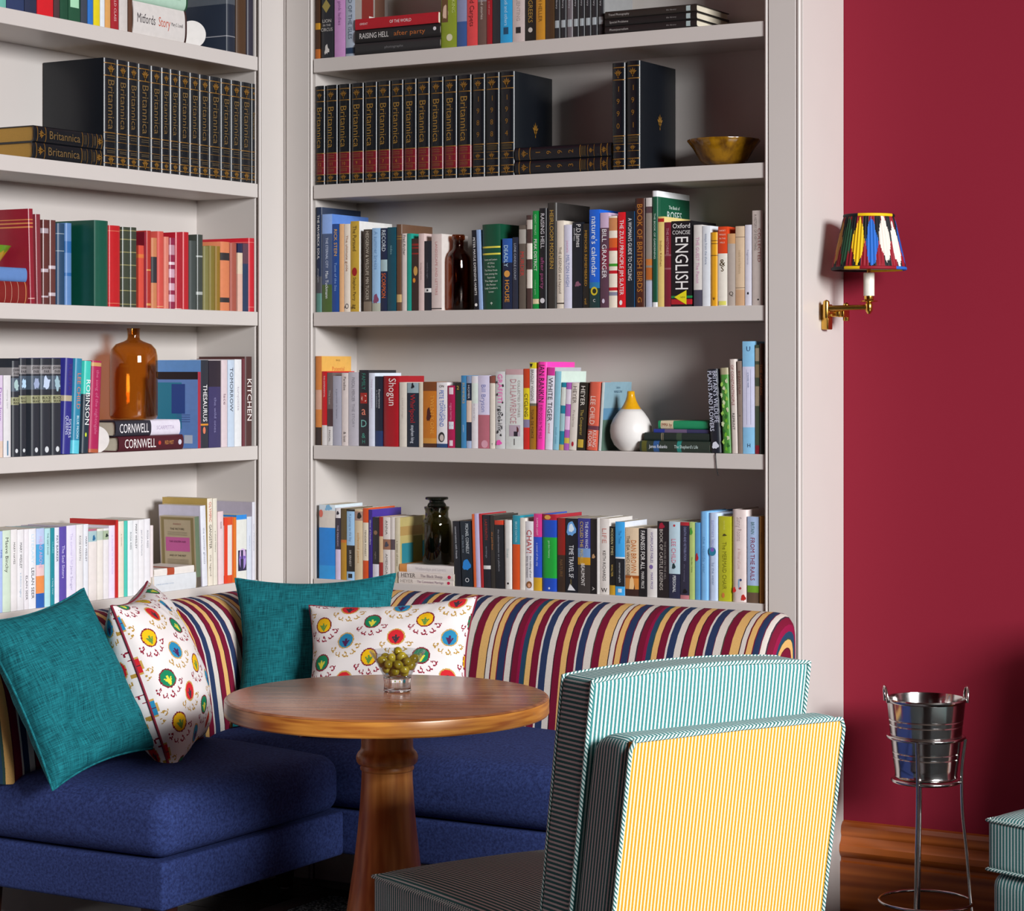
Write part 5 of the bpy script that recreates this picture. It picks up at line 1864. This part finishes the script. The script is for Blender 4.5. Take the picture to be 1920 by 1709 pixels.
# other bookcase, third shelf
Z('L3', 0, 380, 7.385)
S(-330, 392, 300, '7c1b17', zones=[(.19, .195, 'd8b8a0'), (.32, .325, 'd8b8a0'), (.44, .445, 'd8b8a0'), (.04, .05, 'd8a060')], new=True, d=.17, s=.012, desc='thick dark red hardback lying flat beneath a blue book')
S(-300, 376, 196, '5c82bc', d=.15, s=.018, rough=.75, desc='blue cloth book lying flat under the yellow bowl')
B(424, 498, 90, '8b1c2c', zones=[(.05, .06, 'd8a8a0'), (.80, .815, 'c8804a'), (.84, .855, 'c8804a'), (.88, .89, 'c8804a')], hard=True, rough=.28, lean=-32, d=.2, s=.012)
B(514, 592, 165, '7c2c34', hard=True, rough=.28, lean=-22)
B(598, 690, 240, '5c2e2a', zones=[(.08, .1, 'b8aab0'), (.38, .42, 'b8aab0'), (.84, .9, 'a89aa0')], hard=True, rough=.28)
B(694, 788, 245, '603430', zones=[(.1, .14, 'c0b2b8'), (.42, .46, 'c0b2b8')], hard=True, rough=.28)
B(802, 912, 290, '2b4867', zones=[(.66, .67, '8a98a4'), (.87, .88, '8a98a4')], hard=True, s=.07)
B(916, 1006, 285, '5c84ba', zones=[(.64, .78, '2f68a8'), (.36, .40, '2f68a8')], hard=True, s=.07)
B(1322, 1514, 250, '0f5241', hard=True, rough=.3, d=.2, s=.010)
B(1520, 1682, 320, 'ba1b21', zones=[(.93, .935, 'd88a6a'), (.04, .045, 'd88a6a')], hard=True, rough=.3)
B(1700, 1806, 340, '3c4234', zones=[(z_, z_ + .012, '8a8458') for z_ in (.03, .2, .36, .52, .68, .84, .95)], hard=True, rough=.3)
B(1810, 1908, 345, '3a4033', zones=[(z_, z_ + .012, '8a8458') for z_ in (.03, .2, .36, .52, .68, .84, .95)], hard=True, rough=.3)
Z('L3', 240, 420, 7.385)
B(150, 226, 300, 'd24c3c', zones=[(.8, .86, 'd8743c')])
B(229, 258, 110, '8c1c2e')
B(261, 332, 95, 'aa2c22', zones=[(.03, .06, 'c88a4a'), (.48, .5, 'c88a4a')], hard=True, d=.16)
B(335, 416, 195, 'c47d53', zones=[(.36, .73, '2c2a30')], hard=True, rough=.55)
B(419, 510, 105, 'ca4c42', zones=[(.02, .03, 'd89a6a')], hard=True, rough=.55)
B(512, 578, 180, 'd27c6a', hard=True, rough=.55)
B(586, 664, 195, '8c2243', zones=[(.1, .2, 'c8a0b0'), (.26, .36, 'c8a0b0'), (.44, .56, 'c8a0b0'), (.62, .66, 'd8c0c8'), (.76, .9, 'b88a98')], hard=True, rough=.3)
B(667, 764, 120, 'aa1b2b', zones=[(.0, .01, 'd0a0a0')], hard=True, rough=.3)
B(767, 856, 115, 'b41b26', hard=True, rough=.35)
B(862, 962, 235, '3c4442', hard=True, rough=.6)
B(965, 1052, 150, '3c423c', zones=[(.2, .24, 'a8aca8'), (.7, .72, 'a8aca8')], hard=True, rough=.3)
B(1056, 1135, 310, '7c7642', hard=True, rough=.55)
B(1138, 1216, 305, '7c6c29', hard=True, rough=.55)
B(1219, 1291, 310, '8c6c20', hard=True, rough=.55)
B(1295, 1424, 250, 'd27c52', zones=[(.73, .84, '2c2426'), (.12, .19, '2c2426')], hard=True, rough=.7, s=.010)
B(1428, 1520, 270, 'a25242', hard=True, rough=.55)
B(1524, 1592, 270, 'dab2a2', zones=[(.86, 1, '20264a'), (.55, .86, 'dcc8b0')])
B(1597, 1672, 270, '203556', zones=[(.7, 1, '5a3a48')])
B(1678, 1800, 200, 'c21b2b', zones=[(.94, .945, 'd89080'), (.06, .065, 'd89080')], hard=True, d=.19)

# other bookcase, fourth shelf
Z('L4', 0, 650, 7.385)
B(-190, -100, 300, '303a58')
B(-98, -42, 330, 'c8b060')
B(-40, 46, 400, 'dacae2', [('Deep love', '8a4aa8', .1, .6, .5)], zones=[(0, .2, 'e0c8b8')])
B(52, 156, 400, 'dedcde', [('chasing cars', 'b0aeb0', .08, .5, .2)], side='1c1a1c', fn=lambda p: p.rect(-.06, .1, .02, .2, '4a7a9a'))
for a_, b_, yt_, pc_ in ((176, 282, 200, 'a8c4c4'), (286, 378, 165, 'b4d4f0'), (442, 564, 165, '9aa8c8'), (572, 722, 165, 'c0d0e8'), (728, 862, 165, '9ab8c4')):
    B(a_, b_, yt_, '272b34', zones=[(.84, .93, '8a8688'), (.68, .82, '4a5868'), (.54, .62, '9c9c78')], hard=True,
      fn=lambda p, q=pc_: (p.blob(0, .74, .4, q, .6, rag=.5, seed=len(q) + int(p.t * 9000)), p.htext('JOANNA', '2a2a2e', .905, .03), p.htext('FAIR', '2a2a2e', .865, .03), p.htext('BLACK', '2c2c24', .595, .03), p.htext('WAVE', '2c2c24', .56, .03), p.blob(0, .06, .18, 'd0d4d8', .2)))
B(874, 992, 165, '2b2b84', [('PHILIPPA', '4a3468', .06, .34, .4), ("SISTERS", 'd0d4f0', .62, .84, .3, .18), ('QUEENS', 'd0d4f0', .60, .8, .34, -.18)], lean=44, hard=True, zones=[(.55, .61, 'b0a488')])
B(1010, 1112, 170, '2b84a6', [('LEE CHILD', 'd87a5a', .13, .55, .5), ('BLUE MOON', 'dceef4', .60, .84, .3)], zones=[(0, .14, '5ac4d8')], lean=44, hard=True)
B(1138, 1240, 205, '21313e', [('ROBINSON', 'f0f2f0', .17, .72, .60)], zones=[(.64, 1, '3cc4b4')], lean=44, hard=True, fn=lambda p: p.blob(-.1, .2, .12, 'c8d83a', .2))
B(1244, 1382, 205, 'aa2053', [('the song of the nightingale', 'c86a8c', .1, .8, .3)], lean=46, hard=True, zones=[(.94, .98, 'c89a60'), (.0, .04, 'b05a3a')])
Z('L4', 0, 600, 3.84)
S(858, 1322, 108, '4b1521', [('CORNWELL', 'ece6e4', .08, .56, .62), ('RED MIST', 'c88a4a', .7, .84, .26)], new=True, d=.155, s=.008, fn=lambda p: (p.blob(0, .38, .14, 'c83a30'), p.blob(0, .06, .18, 'c8c8d8')))
S(836, 1298, 110, '2b2b36', [('CORNWELL', 'ece8ea', .05, .50, .62), ('SCARPETTA', 'b0a0bc', .62, .9, .26)], zones=[(0, .46, 'e2dcea')], d=.155, s=.010)
B(1426, 1447, 375, 'a42b3c', side='6c94d6', s=.012, d=.15, fn=lambda p: (p.side(-1, 0, 1, .90, 1.0, '241c20'), p.side(-1, .38, .95, .25, .86, '2a86a4'), p.side(-1, .30, .62, .45, .84, '284a94'), [p.side(-1, .18, .5, .34 + .03 * k, .35 + .03 * k, '4a68a8') for k in range(4)], p.side(-1, .12, .32, .06, .17, 'c4ccdc')), desc='thin red-spined paperback with a sky-blue back cover')
B(1449, 1503, 290, '2b2f39', [('THESAURUS', 'f0eeee', .28, .70, .56)], zones=[(.255, .275, 'e0902a')], side='6ca2e2', fn=lambda p: p.blob(-.1, .2, .18, 'd87a5a', .3))
B(1507, 1592, 295, '3b3662', [('the wild ones', '8a86b0', .4, .85, .2)], zones=[(.7, 1, '2c2430')])
B(1596, 1640, 290, 'dacace', [('lace', '7a5a68', .1, .8, .4)])
B(1643, 1690, 290, 'c2d2e4', [('TOMORROW', '3a4048', .08, .6, .5)])
B(1692, 1742, 285, 'e2e4e6', [('turquoise', 'b0a8b4', .2, .7, .3)])
B(1745, 1766, 280, '6b3139')
B(1769, 1822, 265, '4b2b29', [('KITCHEN', 'f0e8e4', .22, .74, .62)], hard=True)

# other bookcase, fifth shelf
Z('L5', 0, 960, 6.4)
P_ = [(-160, -82, 240, 'd8d4d8'), (-80, -4, 238, 'e0c8c0'), (0, 32, 235, 'aabeec', [('TIME', '2a50a0', .05, .5, .6)]), (36, 131, 225, 'd1e2ce', [('Maeve Binchy', '3a3a34', .06, .54, .4)]), (134, 209, 215, 'e8e4e4', [('MARY HAYES', '3a3838', .14, .44, .3)]),
      (212, 290, 215, 'e8e6e8', [('MARY WESLEY', '3a3a40', .16, .48, .36), ('a dubious legacy', '9ab8d0', .52, .86, .26)]), (293, 347, 210, 'eae6ea', [('ELAIN SEER', '404048', .56, .90, .44)]),
      (350, 436, 205, 'eaeaee', [('LITERARY', 'c0dcec', .04, .46, .36), ('LEILAN SEER', '2c2c34', .48, .88, .4)])]
for q in P_:
    B(*q[:4], q[4] if len(q) > 4 else ())
B(440, 536, 200, '4ca4d6', [('HEAD ABOVE', 'd0a4cc', .1, .5, .4)], zones=[(.8, 1, 'bccced'), (.40, .54, 'e8c8c8'), (.18, .40, 'e89050'), (0, .18, '2a60b2')], desc='blue, peach and orange illustrated paperback')
for q in [(540, 608, 200, 'b3dfe3', [('THE GREY ROAD', '3a5a60', .06, .34, .3)]), (611, 656, 195, '1f8c9a', [('CLARE', '7ad0d8', .1, .4, .4), ('a long river', 'b8e4e8', .6, .9, .36)]),
          (659, 713, 190, 'e1e4f2', [('PAT BARKER', '2a3050', .08, .46, .46)]), (717, 801, 180, '5b4ba4', [('The Seal Sisters', 'cfc8f0', .24, .66, .40)]), (804, 916, 165, 'e4def2', [('The summer I fell', 'c0b4d8', .1, .5, .26), ('Jane Sanger', 'a8a0c0', .5, .85, .26)]),
          (920, 1001, 155, 'e6e4e4', [('ROSE MARTIN', '7a7a80', .14, .46, .3)]), (1005, 1063, 150, 'e4e6ec', [('MARY WESLEY', '50505a', .14, .50, .36)])]:
    B(*q)
B(1069, 1166, 205, 'e6deda', zones=[(.82, .97, 'a8c4c8'), (.97, 1, 'b86a80')], s=.018, fn=lambda p: p.blob(.1, .87, .2, '2a6a94', .3, rag=.4))
B(1169, 1241, 205, 'e8e2da', zones=[(.84, .97, 'bccabc')], s=.018)
B(1244, 1309, 200, 'e6e2e4', zones=[(.84, .97, 'a8b89c')], s=.018, fn=lambda p: p.blob(.1, .9, .3, '203028', .3, rag=.5))
B(1312, 1391, 165, 'e6dcf0', [('a house in the hills', 'd0bce4', .1, .7, .3)], s=.018)
B(1393, 1421, 100, 'c2211f', d=.16)
for q in [(1424, 1491, 115, 'e8decd', [('A NOVEL', '8a8070', .1, .4, .2)]), (1493, 1534, 110, '4cc4b3', ()), (1537, 1601, 105, 'e6eaec', [('ROSA REES', '6a7078', .14, .40, .3)]), (1603, 1666, 100, 'e8e8ea', [('MARY WESLEY', '3a3a40', .05, .38, .38)]),
          (1668, 1736, 95, 'eae8ea', [('part of the furniture', '7a8090', .12, .5, .26)]), (1738, 1805, 85, 'e8e6ea', [('ROSA REES', '7a7a84', .14, .4, .28)]), (1807, 1841, 165, 'eadede', ())]:
    B(*q)
Z('L5', 280, 920, 8.727)
S(52, 768, 262, 'dbdfe3', [('a family and other stories', '98a8c0', .06, .5, .1)], hard=False, new=True, d=.12, s=.008, zones=[(.96, 1, 'd8ccc0')])
S(80, 735, 112, 'e8e2dc', zones=[(.50, .68, 'b04a2c')], hard=False, d=.12, s=.012)
B(784, 856, 430, '64765e', lean=-38, side='b9a98c', d=.125, s=.014, zones=[(0, .14, '5a5248')], fn=lambda p: (p.side(-1, .04, .12, .02, .98, '8a7a50'), p.side(-1, .88, .96, .02, .98, '8a7a50'), p.side(-1, .04, .96, .95, .985, '8a7a50'), p.side(-1, .16, .84, .50, .70, 'c4609a'),
  p.side_text(-1, 'READINGS', 'a86a60', .89, .022), p.side_text(-1, 'THE VICTORS', '3c342c', .82, .03), [p.side(-1, .22, .78, .73 + .02 * k, .735 + .02 * k, '8a7e6a') for k in range(3)], p.side_text(-1, 'THE GOLDEN AGE', '5a2048', .64, .026), p.side_text(-1, 'AND OF THE PAST', '3c342c', .44, .026), [p.side(-1, .2, .8, .32 + .02 * k, .325 + .02 * k, '8a7e6a') for k in range(4)], p.side_text(-1, 'THE END OF THE MATTER', '3c342c', .24, .026)), desc='worn book whose stone-coloured front cover has a pink panel')
B(874, 962, 250, 'e2e4ec', [('the summer ghosts', '8a90a0', .1, .9, .3)], side='d2cee2', lean=-38)
B(966, 1050, 130, 'e8dfce', [('OLYMPIC', 'c0402c', .04, .27, .50), ('GANGSTER', '2a2624', .30, .58, .50), ('the legend', '8a8478', .62, .92, .34)], side='bc9e54', lean=-14)
B(1054, 1120, 130, 'e4deCE'.lower(), [('a short history', '6a6458', .1, .9, .3)], lean=-10)
B(1136, 1226, 345, 'e6ced2', [('READER', '6a4a50', .14, .24, .3)], lean=-10)
B(1230, 1376, 440, 'da4c20', zones=[(.12, .88, 'e6dcd6')], fn=lambda p: (p.rect(-.5, -.16, .0, 1, 'd83a1c'), p.rect(.36, .5, 0, 1, 'e0602a')), desc='orange-red paperback with a white window on the spine')
B(1379, 1428, 440, 'da7220')
B(1432, 1600, 400, 'e1e2da', zones=[(.93, 1, '2b8adc')], fn=lambda p: (p.rect(-.36, .46, .16, .47, '2a2444'), p.blob(.06, .33, .34, 'a48ad0', .62), p.blob(.06, .42, .3, 'ccb0d8', .3), p.blob(.06, .36, .3, '7a5cb0', .1)), desc='cream paperback with a violet face printed on the spine')
B(1604, 1682, 430, 'd2d8e4', [('letters to a', '9aa4b8', .2, .6, .2)])
B(1686, 1768, 190, 'dadae2', [('Lessons of the long summer', '8a8a96', .06, .85, .26)], side='bab2c2', d=.19)

# ------------------------------------------------------------------ labels for the books
NAMES = {'black': '1c1c1e', 'charcoal': '34343a', 'grey': '8c8a8a', 'pale grey': 'c6c4c8', 'white': 'e8e6e8', 'cream': 'e4dac8', 'beige': 'd2bc9a', 'tan': 'b89058', 'brown': '5a3c28', 'dark brown': '3c2a22',
         'rust': 'a85030', 'orange': 'd86a2a', 'coral': 'd8604c', 'red': 'c01c26', 'dark red': '841c28', 'burgundy': '70202e', 'crimson': 'a81c34', 'pink': 'e090b0', 'hot pink': 'f040b0', 'pale pink': 'e4ccd0', 'mauve': 'b878bc', 'magenta': 'ac2054',
         'lilac': 'd4cce8', 'purple': '4a3a90', 'navy': '1f2840', 'dark blue': '2a4268', 'royal blue': '2058c8', 'blue': '3c84b8', 'sky blue': '8cc0e8', 'pale blue': 'c0d4ec', 'teal': '208a98', 'dark teal': '144c5a',
         'turquoise': '40c0b4', 'green': '1f9040', 'dark green': '164a38', 'sage': '66765e', 'olive': '7c7238', 'lime green': 'b6c060', 'mint green': 'd0e2ce', 'yellow': 'e0cc20', 'mustard': 'ccA030'.lower(), 'gold': 'e0a428', 'aqua': 'b2dee2'}


def cname(hexc):
    c = [int(hexc[i:i + 2], 16) for i in (0, 2, 4)]
    best = None
    for k, v in NAMES.items():
        q = [int(v[i:i + 2], 16) for i in (0, 2, 4)]
        d = sum((x - y) ** 2 for x, y in zip(c, q))
        if best is None or d < best[0]:
            best = (d, k)
    return best[1]


WHERE = {'R1': 'above the yearbooks', 'R2': '', 'R3': 'beneath the yearbooks', 'R4': 'on the white-vase shelf', 'R5': 'on the dark-jar shelf', 'L1': 'above the flat encyclopedias', 'L2': '', 'L3': 'on the yellow-bowl shelf', 'L4': 'on the amber-jug shelf', 'L5': 'below the amber jug'}
GRP = {'R1': 'books on the top shelf by the red wall', 'R2': 'encyclopedia volumes by the red wall', 'R3': 'books on the third shelf by the red wall', 'R4': 'books on the vase shelf', 'R5': 'books on the dark jar shelf',
       'L1': 'books on the top shelf above the encyclopedias', 'L2': 'encyclopedia volumes on the other bookcase', 'L3': 'old clothbound books', 'L4': 'books on the amber jug shelf', 'L5': 'pale paperbacks behind the sofa'}
used = {}
for sh, bl in ALLB.items():
    up = [q for q in sorted(bl, key=lambda q: q['x']) if not q['flat']]
    fl_ = [q for q in bl if q['flat']]
    for q in bl:
        o = q['o']
        tag(o, cat='book', group=GRP[sh])
        zs = sorted(q['z'], key=lambda z: z[0] - z[1])
        main = cname(q['c'])
        tot = sum(z[1] - z[0] for z in zs)
        two = None
        for z in zs:
            if z[1] - z[0] > .09 and cname(z[2]) != main:
                two = cname(z[2])
                break
        kind = 'hardback' if q['hard'] else 'paperback'
        size = 'thick ' if q['t'] > .030 else ('slim ' if q['t'] < .011 else '')
        col = main + (' and ' + two if two else '')
        if q['desc'] and sh in ('R2', 'L2'):
            lab = q['desc']
        elif q['flat']:
            i = fl_.index(q)
            if q['desc']:
                lab = q['desc'] + ' ' + WHERE[sh]
            else:
                lab = '%s%s book lying flat in a pile %s' % (size, col, WHERE[sh])
        else:
            i = up.index(q)
            pn = cname(up[i - 1]['c']) if i > 0 else None
            nn = cname(up[i + 1]['c']) if i + 1 < len(up) else None
            d0 = q['desc'] or ('%s%s %s' % (size, col, kind))
            if pn and nn:
                nb = ('between two %s ones' % pn) if pn == nn else 'between %s and %s ones' % (pn, nn)
            else:
                nb = 'next to a %s one, end of the row' % (pn or nn)
            lab = '%s %s %s' % (d0, nb, WHERE[sh])
        if len(lab.split()) > 16:
            lab = '%s %s' % (q['desc'] or ('%s%s %s' % (size, col, kind)), WHERE[sh])
        if lab in used:
            # tell it apart by counting along the row
            rk = up.index(q) if not q['flat'] else fl_.index(q)
            nth = len(up) - rk if sh[0] == 'L' else rk + 1
            sfx = {1: 'st', 2: 'nd', 3: 'rd'}.get(nth % 10 if nth % 100 not in (11, 12, 13) else 0, 'th')
            lab = '%s%s %s %s, %d%s from the corner post' % (size, col, kind, WHERE[sh], nth, sfx)
        used[lab] = 1
        o['label'] = ' '.join(lab.split())

# ------------------------------------------------------------------ things on the shelves
def stand_on(sh, pxc, s):
    sd, zz = SHELVES[sh]
    a, z = along(sd, pxc, s)
    if sd == 'R':
        return Vector((a, YR + s, zz)), z
    return Vector((XL - s, a, zz)), z


def base_empty(name, sh, pxc, s, dz=0.0):
    p, z = stand_on(sh, pxc, s)
    p.z += dz + .0003
    return empty(name, p), z


# glazed bowl beside the yearbooks
gbw, z = base_empty('pottery_bowl', 'R2', 1357, .105)
tag(gbw, 'amber glazed pottery bowl beside the upright yearbooks', 'bowl')


def glaze():
    m, nt, b = node_mat('amber_glaze')
    tc = N(nt, 'ShaderNodeTexCoord')
    mp = N(nt, 'ShaderNodeMapping')
    mp.inputs['Scale'].default_value = (1, 1, .5)
    nt.links.new(tc.outputs['Object'], mp.inputs[0])
    no = N(nt, 'ShaderNodeTexNoise')
    no.inputs['Scale'].default_value = 40
    no.inputs['Detail'].default_value = 4
    nt.links.new(mp.outputs[0], no.inputs['Vector'])
    cr = N(nt, 'ShaderNodeValToRGB')
    cr.color_ramp.elements[0].color = (*lin('5a3a0c'), 1)
    cr.color_ramp.elements[0].position = .35
    cr.color_ramp.elements[1].color = (*lin('94690f'), 1)
    cr.color_ramp.elements[1].position = .62
    nt.links.new(no.outputs['Fac'], cr.inputs[0])
    nt.links.new(cr.outputs[0], b.inputs['Base Color'])
    b.inputs['Roughness'].default_value = .14
    return m


M_GLAZE = glaze()
k = z / F
R_ = 68 * k
lathe('bowl_body', [(0, .002), (.030, .002), (.033, 0), (.036, .002), (.035, .006), (.052, .010), (.062, .018), (R_ * .86, .052), (R_, .070), (R_ * .995, .0735), (R_ * .96, .0725), (R_ * .82, .052), (.055, .020), (.03, .012), (0, .011)], M_GLAZE, gbw, n=72, sharp=60,
      wob=lambda a, i: .012 * math.sin(a * 16) if 8 <= i <= 10 else 0)

# amber jug on the two flat hardbacks, other bookcase
sd, zz = SHELVES['L4']
Z('L4', 0, 600, 3.84)
ja, jz = on_x(250.5, XL - .085)
top_z = max((q['o'].matrix_world.translation.z + q['t'] / 2) for q in ALLB['L4'] if q['flat'])
jug = empty('glass_jug', (XL - .085, ja, top_z + .0006))
tag(jug, 'large amber glass jug on two flat hardbacks', 'jug')
kk = jz / F
R_ = 45 * kk
H_ = (781 - 610) * kk
M_AMBER = glass('amber_glass', 'ebca95')
pr = [(0, .002), (R_ * .80, 0), (R_ * .94, .003), (R_, .012), (R_, H_ * .62), (R_ * .985, H_ * .70), (R_ * .92, H_ * .77), (R_ * .74, H_ * .825), (R_ * .42, H_ * .855), (R_ * .28, H_ * .875), (R_ * .25, H_ * .90), (R_ * .255, H_ * .95), (R_ * .28, H_ * .99), (R_ * .28, H_)]
inn = [(max(0, r - .0022), zz_ + (.003 if i < 3 else 0)) for i, (r, zz_) in enumerate(pr)]
lathe('jug_body', pr + inn[::-1], M_AMBER, jug, n=64, sharp=60)

# amber bottle among the books on the third shelf
Z('R3', 570, 360, 6.4)
bt, z = base_empty('glass_bottle', 'R3', 859.5, .055)
tag(bt, 'brown glass bottle standing among the books beneath the yearbooks', 'bottle')
kk = z / F
R_ = 23.5 * kk
H_ = (583 - 441) * kk
pr = [(0, .002), (R_ * .86, 0), (R_, .006), (R_, H_ * .64), (R_ * .96, H_ * .70), (R_ * .78, H_ * .76), (R_ * .52, H_ * .80), (R_ * .44, H_ * .83), (R_ * .42, H_ * .92), (R_ * .52, H_ * .935), (R_ * .54, H_ * .98), (R_ * .48, H_)]
inn = [(max(0, r - .002), q + (.003 if i < 3 else 0)) for i, (r, q) in enumerate(pr)]
lathe('bottle_body', pr + inn[::-1], glass('brown_glass', 'd0a888'), bt, n=56, sharp=60)

# white vase with mustard neck
vs, z = base_empty('teardrop_vase', 'R4', 1183, .054)
tag(vs, 'white teardrop vase with a mustard neck', 'vase')
kk = z / F
R_ = 39.5 * kk
H_ = (846 - 734) * kk
pr = [(0, .001), (R_ * .50, 0), (R_ * .56, .003), (R_ * .80, H_ * .10), (R_ * .96, H_ * .22), (R_, H_ * .33), (R_ * .97, H_ * .43), (R_ * .84, H_ * .54), (R_ * .64, H_ * .64), (R_ * .49, H_ * .70)]
lathe('vase_body', pr + [(0, H_ * .70)], plain('dedad6', .28, mottle=.01), vs, n=56, sharp=50)
nk = [(0, H_ * .7003), (R_ * .485, H_ * .7003), (R_ * .36, H_ * .77), (R_ * .25, H_ * .85), (R_ * .19, H_ * .93), (R_ * .18, H_ * .99), (R_ * .15, H_), (0, H_ * .995)]
lathe('vase_neck', nk, plain('d49a12', .2, mottle=.08, scale=120), vs, n=56, sharp=60, wob=lambda a, i: .02 * math.sin(a * 28))

# dark apothecary jar on the flat paperbacks
Z('R5', 570, 900, 6.4)
jx, z = on_y(819, YR + .066)
top_z = max((q['o'].matrix_world.translation.z + q['t'] / 2) for q in ALLB['R5'] if q['flat'])
jr = empty('apothecary_jar', (jx, YR + .066, top_z + .0006))
tag(jr, 'dark green-black glass apothecary jar with stopper on flat paperbacks', 'jar')
kk = z / F
R_ = 27.5 * kk
H_ = (1056 - 931) * kk
M_DKG = glass('dark_glass', 'b2b094')
pr = [(0, .002), (R_ * .85, 0), (R_, .006), (R_, H_ * .58), (R_ * .97, H_ * .635), (R_ * .86, H_ * .675), (R_ * .80, H_ * .70), (R_ * .79, H_ * .79), (R_ * .86, H_ * .83), (R_ * .86, H_ * .855), (R_ * .72, H_ * .86)]
inn = [(max(0, r - .0025), q + (.003 if i < 3 else 0)) for i, (r, q) in enumerate(pr[:-1])]
lathe('jar_body', pr + inn[::-1], M_DKG, jr, n=56, sharp=50)
lathe('stopper', [(0, H_ * .80), (R_ * .58, H_ * .80), (R_ * .60, H_ * .8605), (R_ * .66, H_ * .87), (R_ * .60, H_ * .90), (R_ * .50, H_ * .925), (R_ * .52, H_ * .945), (R_ * .78, H_ * .965), (R_ * .80, H_ * .985), (R_ * .74, H_), (0, H_)], plain('12140f', .08, mottle=0), jr, n=48, sharp=50)

# small yellow and green bowl on the blue cloth book
q = [b for b in ALLB['L3'] if b['flat']]
top_z = max(b['o'].matrix_world.translation.z + b['t'] / 2 for b in q)
ya, z = on_x(-38, XL - .085)
yb = empty('pottery_bowl', (XL - .085, ya, top_z + .0005))
tag(yb, 'small yellow and green glazed bowl on the blue cloth book', 'bowl')
kk = z / F


def yglaze():
    m, nt, b = node_mat('yellow_green_glaze')
    tc = N(nt, 'ShaderNodeTexCoord')
    sp = N(nt, 'ShaderNodeSeparateXYZ')
    nt.links.new(tc.outputs['Object'], sp.inputs[0])
    no = N(nt, 'ShaderNodeTexNoise')
    no.inputs['Scale'].default_value = 45
    nt.links.new(tc.outputs['Object'], no.inputs['Vector'])
    ma = N(nt, 'ShaderNodeMath', operation='MULTIPLY_ADD')
    ma.inputs[1].default_value = 14
    nt.links.new(sp.outputs[2], ma.inputs[0])
    nt.links.new(no.outputs['Fac'], ma.inputs[2])
    cr = N(nt, 'ShaderNodeValToRGB')
    cr.color_ramp.elements[0].color = (*lin('c89a10'), 1)
    cr.color_ramp.elements[0].position = .9
    cr.color_ramp.elements[1].color = (*lin('6a9a20'), 1)
    cr.color_ramp.elements[1].position = 1.2
    nt.links.new(ma.outputs[0], cr.inputs[0])
    nt.links.new(cr.outputs[0], b.inputs['Base Color'])
    b.inputs['Roughness'].default_value = .2
    return m


R_ = 58 * kk
lathe('bowl_body', [(0, .001), (R_ * .46, .001), (R_ * .50, 0), (R_ * .54, .004), (R_ * .58, .008), (R_ * .97, .050), (R_, .053), (R_ * .95, .053), (R_ * .5, .012), (0, .010)], yglaze(), yb, n=56, sharp=60)


def bookend(sh, a, r, s, label, yaw):
    sd, zz = SHELVES[sh]
    o = empty('bookend', (XL - s, a, zz + .0003), math.pi / 2 + yaw)
    tag(o, label, 'bookend', 'white disc bookends')
    n = 48
    v, f = [], []
    th = .010
    for yy in (-th / 2, th / 2):
        for i in range(n):
            t = 2 * math.pi * i / n
            v.append((r * math.cos(t), yy, max(0, r * .94 + r * math.sin(t))))
    for i in range(n):
        j = (i + 1) % n
        f.append((i, j, n + j, n + i))
    f.append(tuple(range(n - 1, -1, -1)))
    f.append(tuple(range(n, 2 * n)))
    obj('disc', v, f, plain('dcd8d4', .4), o, smooth=True, sharp=40)
    return o


bookend('L1', along('L', 371, .05)[0] - .026, .038, .05, 'white disc bookend beside the flat pile above the encyclopedias', math.radians(-48))
am = (along('L', 187, .014)[0] + along('L', 217.7, .010)[0]) / 2
bookend('L4', am - .006, .036, .050, 'white disc bookend beside the flat books under the amber jug', math.radians(-48))

# ribbon marker hanging over the shelf edge, belongs to the leaning wildlife book
inv = BM.matrix_world.inverted()
sx, z = on_y(1342, YR + .004)
zt = SHELVES['R4'][1]
pts = [Vector((sx - .004, YR + .030, zt + .0012)), Vector((sx - .002, YR + .012, zt + .0012)), Vector((sx, YR + .0035, zt - .002)), Vector((sx + .001, YR + .0035, zt - .02)), Vector((sx + .003, YR + .0030, zt - .038)), Vector((sx + .007, YR + .004, zt - .058))]
tube('ribbon_marker', smooth_path([inv @ p for p in pts], 5), .0011, plain('16181c', .6), BM, n=6)
